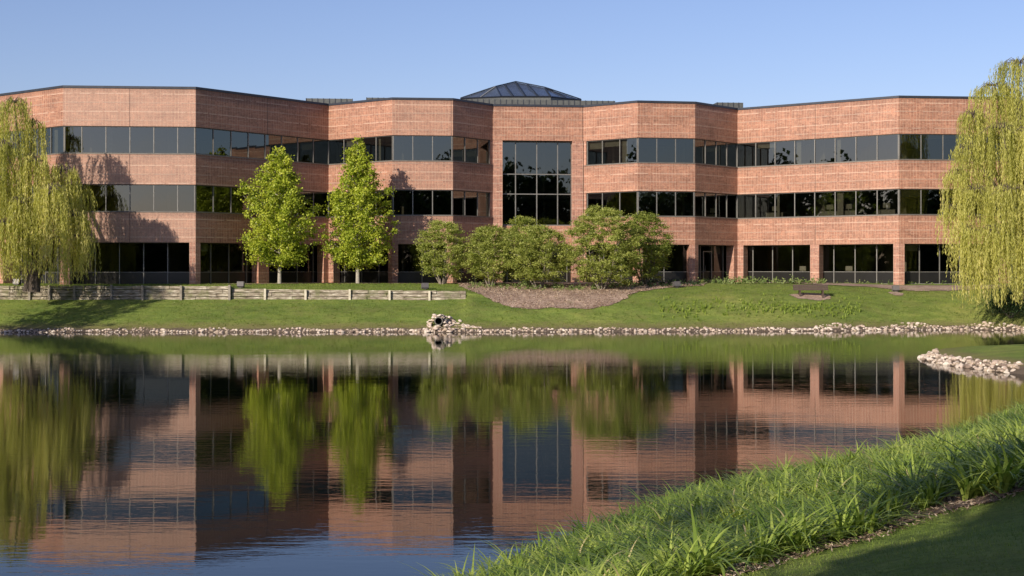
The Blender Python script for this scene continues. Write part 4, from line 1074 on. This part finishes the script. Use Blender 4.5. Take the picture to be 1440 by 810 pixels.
for k in range(150):
    x = -150 + 300 * k / 150 + random.uniform(-2, 2); y = -75 - random.uniform(0, 25) - .0005 * x * x; h = random.uniform(18, 23) + 3 * math.sin(x * .05)
    if -52 < x < -16: h *= .45
    for j in range(6): cs.append((x + random.uniform(-2.5, 2.5), y + random.uniform(-2, 2), 2 + h * (j + .6) / 6.4)); rs.append(random.uniform(3.0, 4.6) * (1.1 - .07 * j))
for k in range(70):
    x = -118 - random.uniform(0, 22); y = -80 + 150 * k / 70; h = random.uniform(17, 24)
    for j in range(6): cs.append((x + random.uniform(-2.5, 2.5), y + random.uniform(-2, 2), 2 + h * (j + .6) / 6.4)); rs.append(random.uniform(2.4, 4.0) * (1.1 - .08 * j))
P, ids = clumps(cs, rs, 26, .95)
tag(leaves('far_wood', P, 1.1, M['l_wood'], None, .8), 'belt of dark trees across the park behind the viewer', 'woodland', None, 'stuff')

# ------------------------------------------------------------------ light, sky, camera
w = bpy.data.worlds.new('World'); bpy.context.scene.world = w; w.use_nodes = True; nt = w.node_tree
bg = nt.nodes['Background']; sk_ = nt.nodes.new('ShaderNodeTexSky'); sk_.sky_type = 'NISHITA'; sk_.sun_disc = False
sk_.sun_elevation = R(SUN_EL); sk_.sun_rotation = R(180 + SUN_AZ); sk_.altitude = 200; sk_.air_density = 1.0; sk_.dust_density = 0.9; sk_.ozone_density = 4.0
nt.links.new(mixc(nt, 1.0, sk_.outputs[0], (1.15, 0.97, 1.06), 'MULTIPLY'), bg.inputs['Color']); bg.inputs['Strength'].default_value = 0.098
sl = bpy.data.lights.new('sun', 'SUN'); sl.energy = 4.7; sl.angle = R(0.5); sl.color = (1.0, .90, .76)
so = bpy.data.objects.new('sun', sl); C.objects.link(so)
d = Vector((math.sin(R(SUN_AZ)) * math.cos(R(SUN_EL)), math.cos(R(SUN_AZ)) * math.cos(R(SUN_EL)), -math.sin(R(SUN_EL))))
so.rotation_euler = d.to_track_quat('-Z', 'Y').to_euler(); so.location = (-30, -40, 40)

cam = bpy.data.cameras.new('camera'); co = bpy.data.objects.new('camera', cam); C.objects.link(co)
cam.sensor_width = 36; cam.lens = 36 * F / 1440; cam.shift_y = (HZ - 405) / 1440
co.location = (0, 0, CAM); co.rotation_euler = (R(90), 0, 0); cam.clip_start = .1; cam.clip_end = 5000
sc = bpy.context.scene; sc.camera = co
sc.render.engine = 'CYCLES'; sc.cycles.max_bounces = 8; sc.cycles.transparent_max_bounces = 12; sc.cycles.glossy_bounces = 4
sc.render.resolution_x = 1024; sc.render.resolution_y = 576
sc.view_settings.view_transform = 'Standard'; sc.view_settings.look = 'None'; sc.view_settings.exposure = 0.34; sc.view_settings.gamma = 1
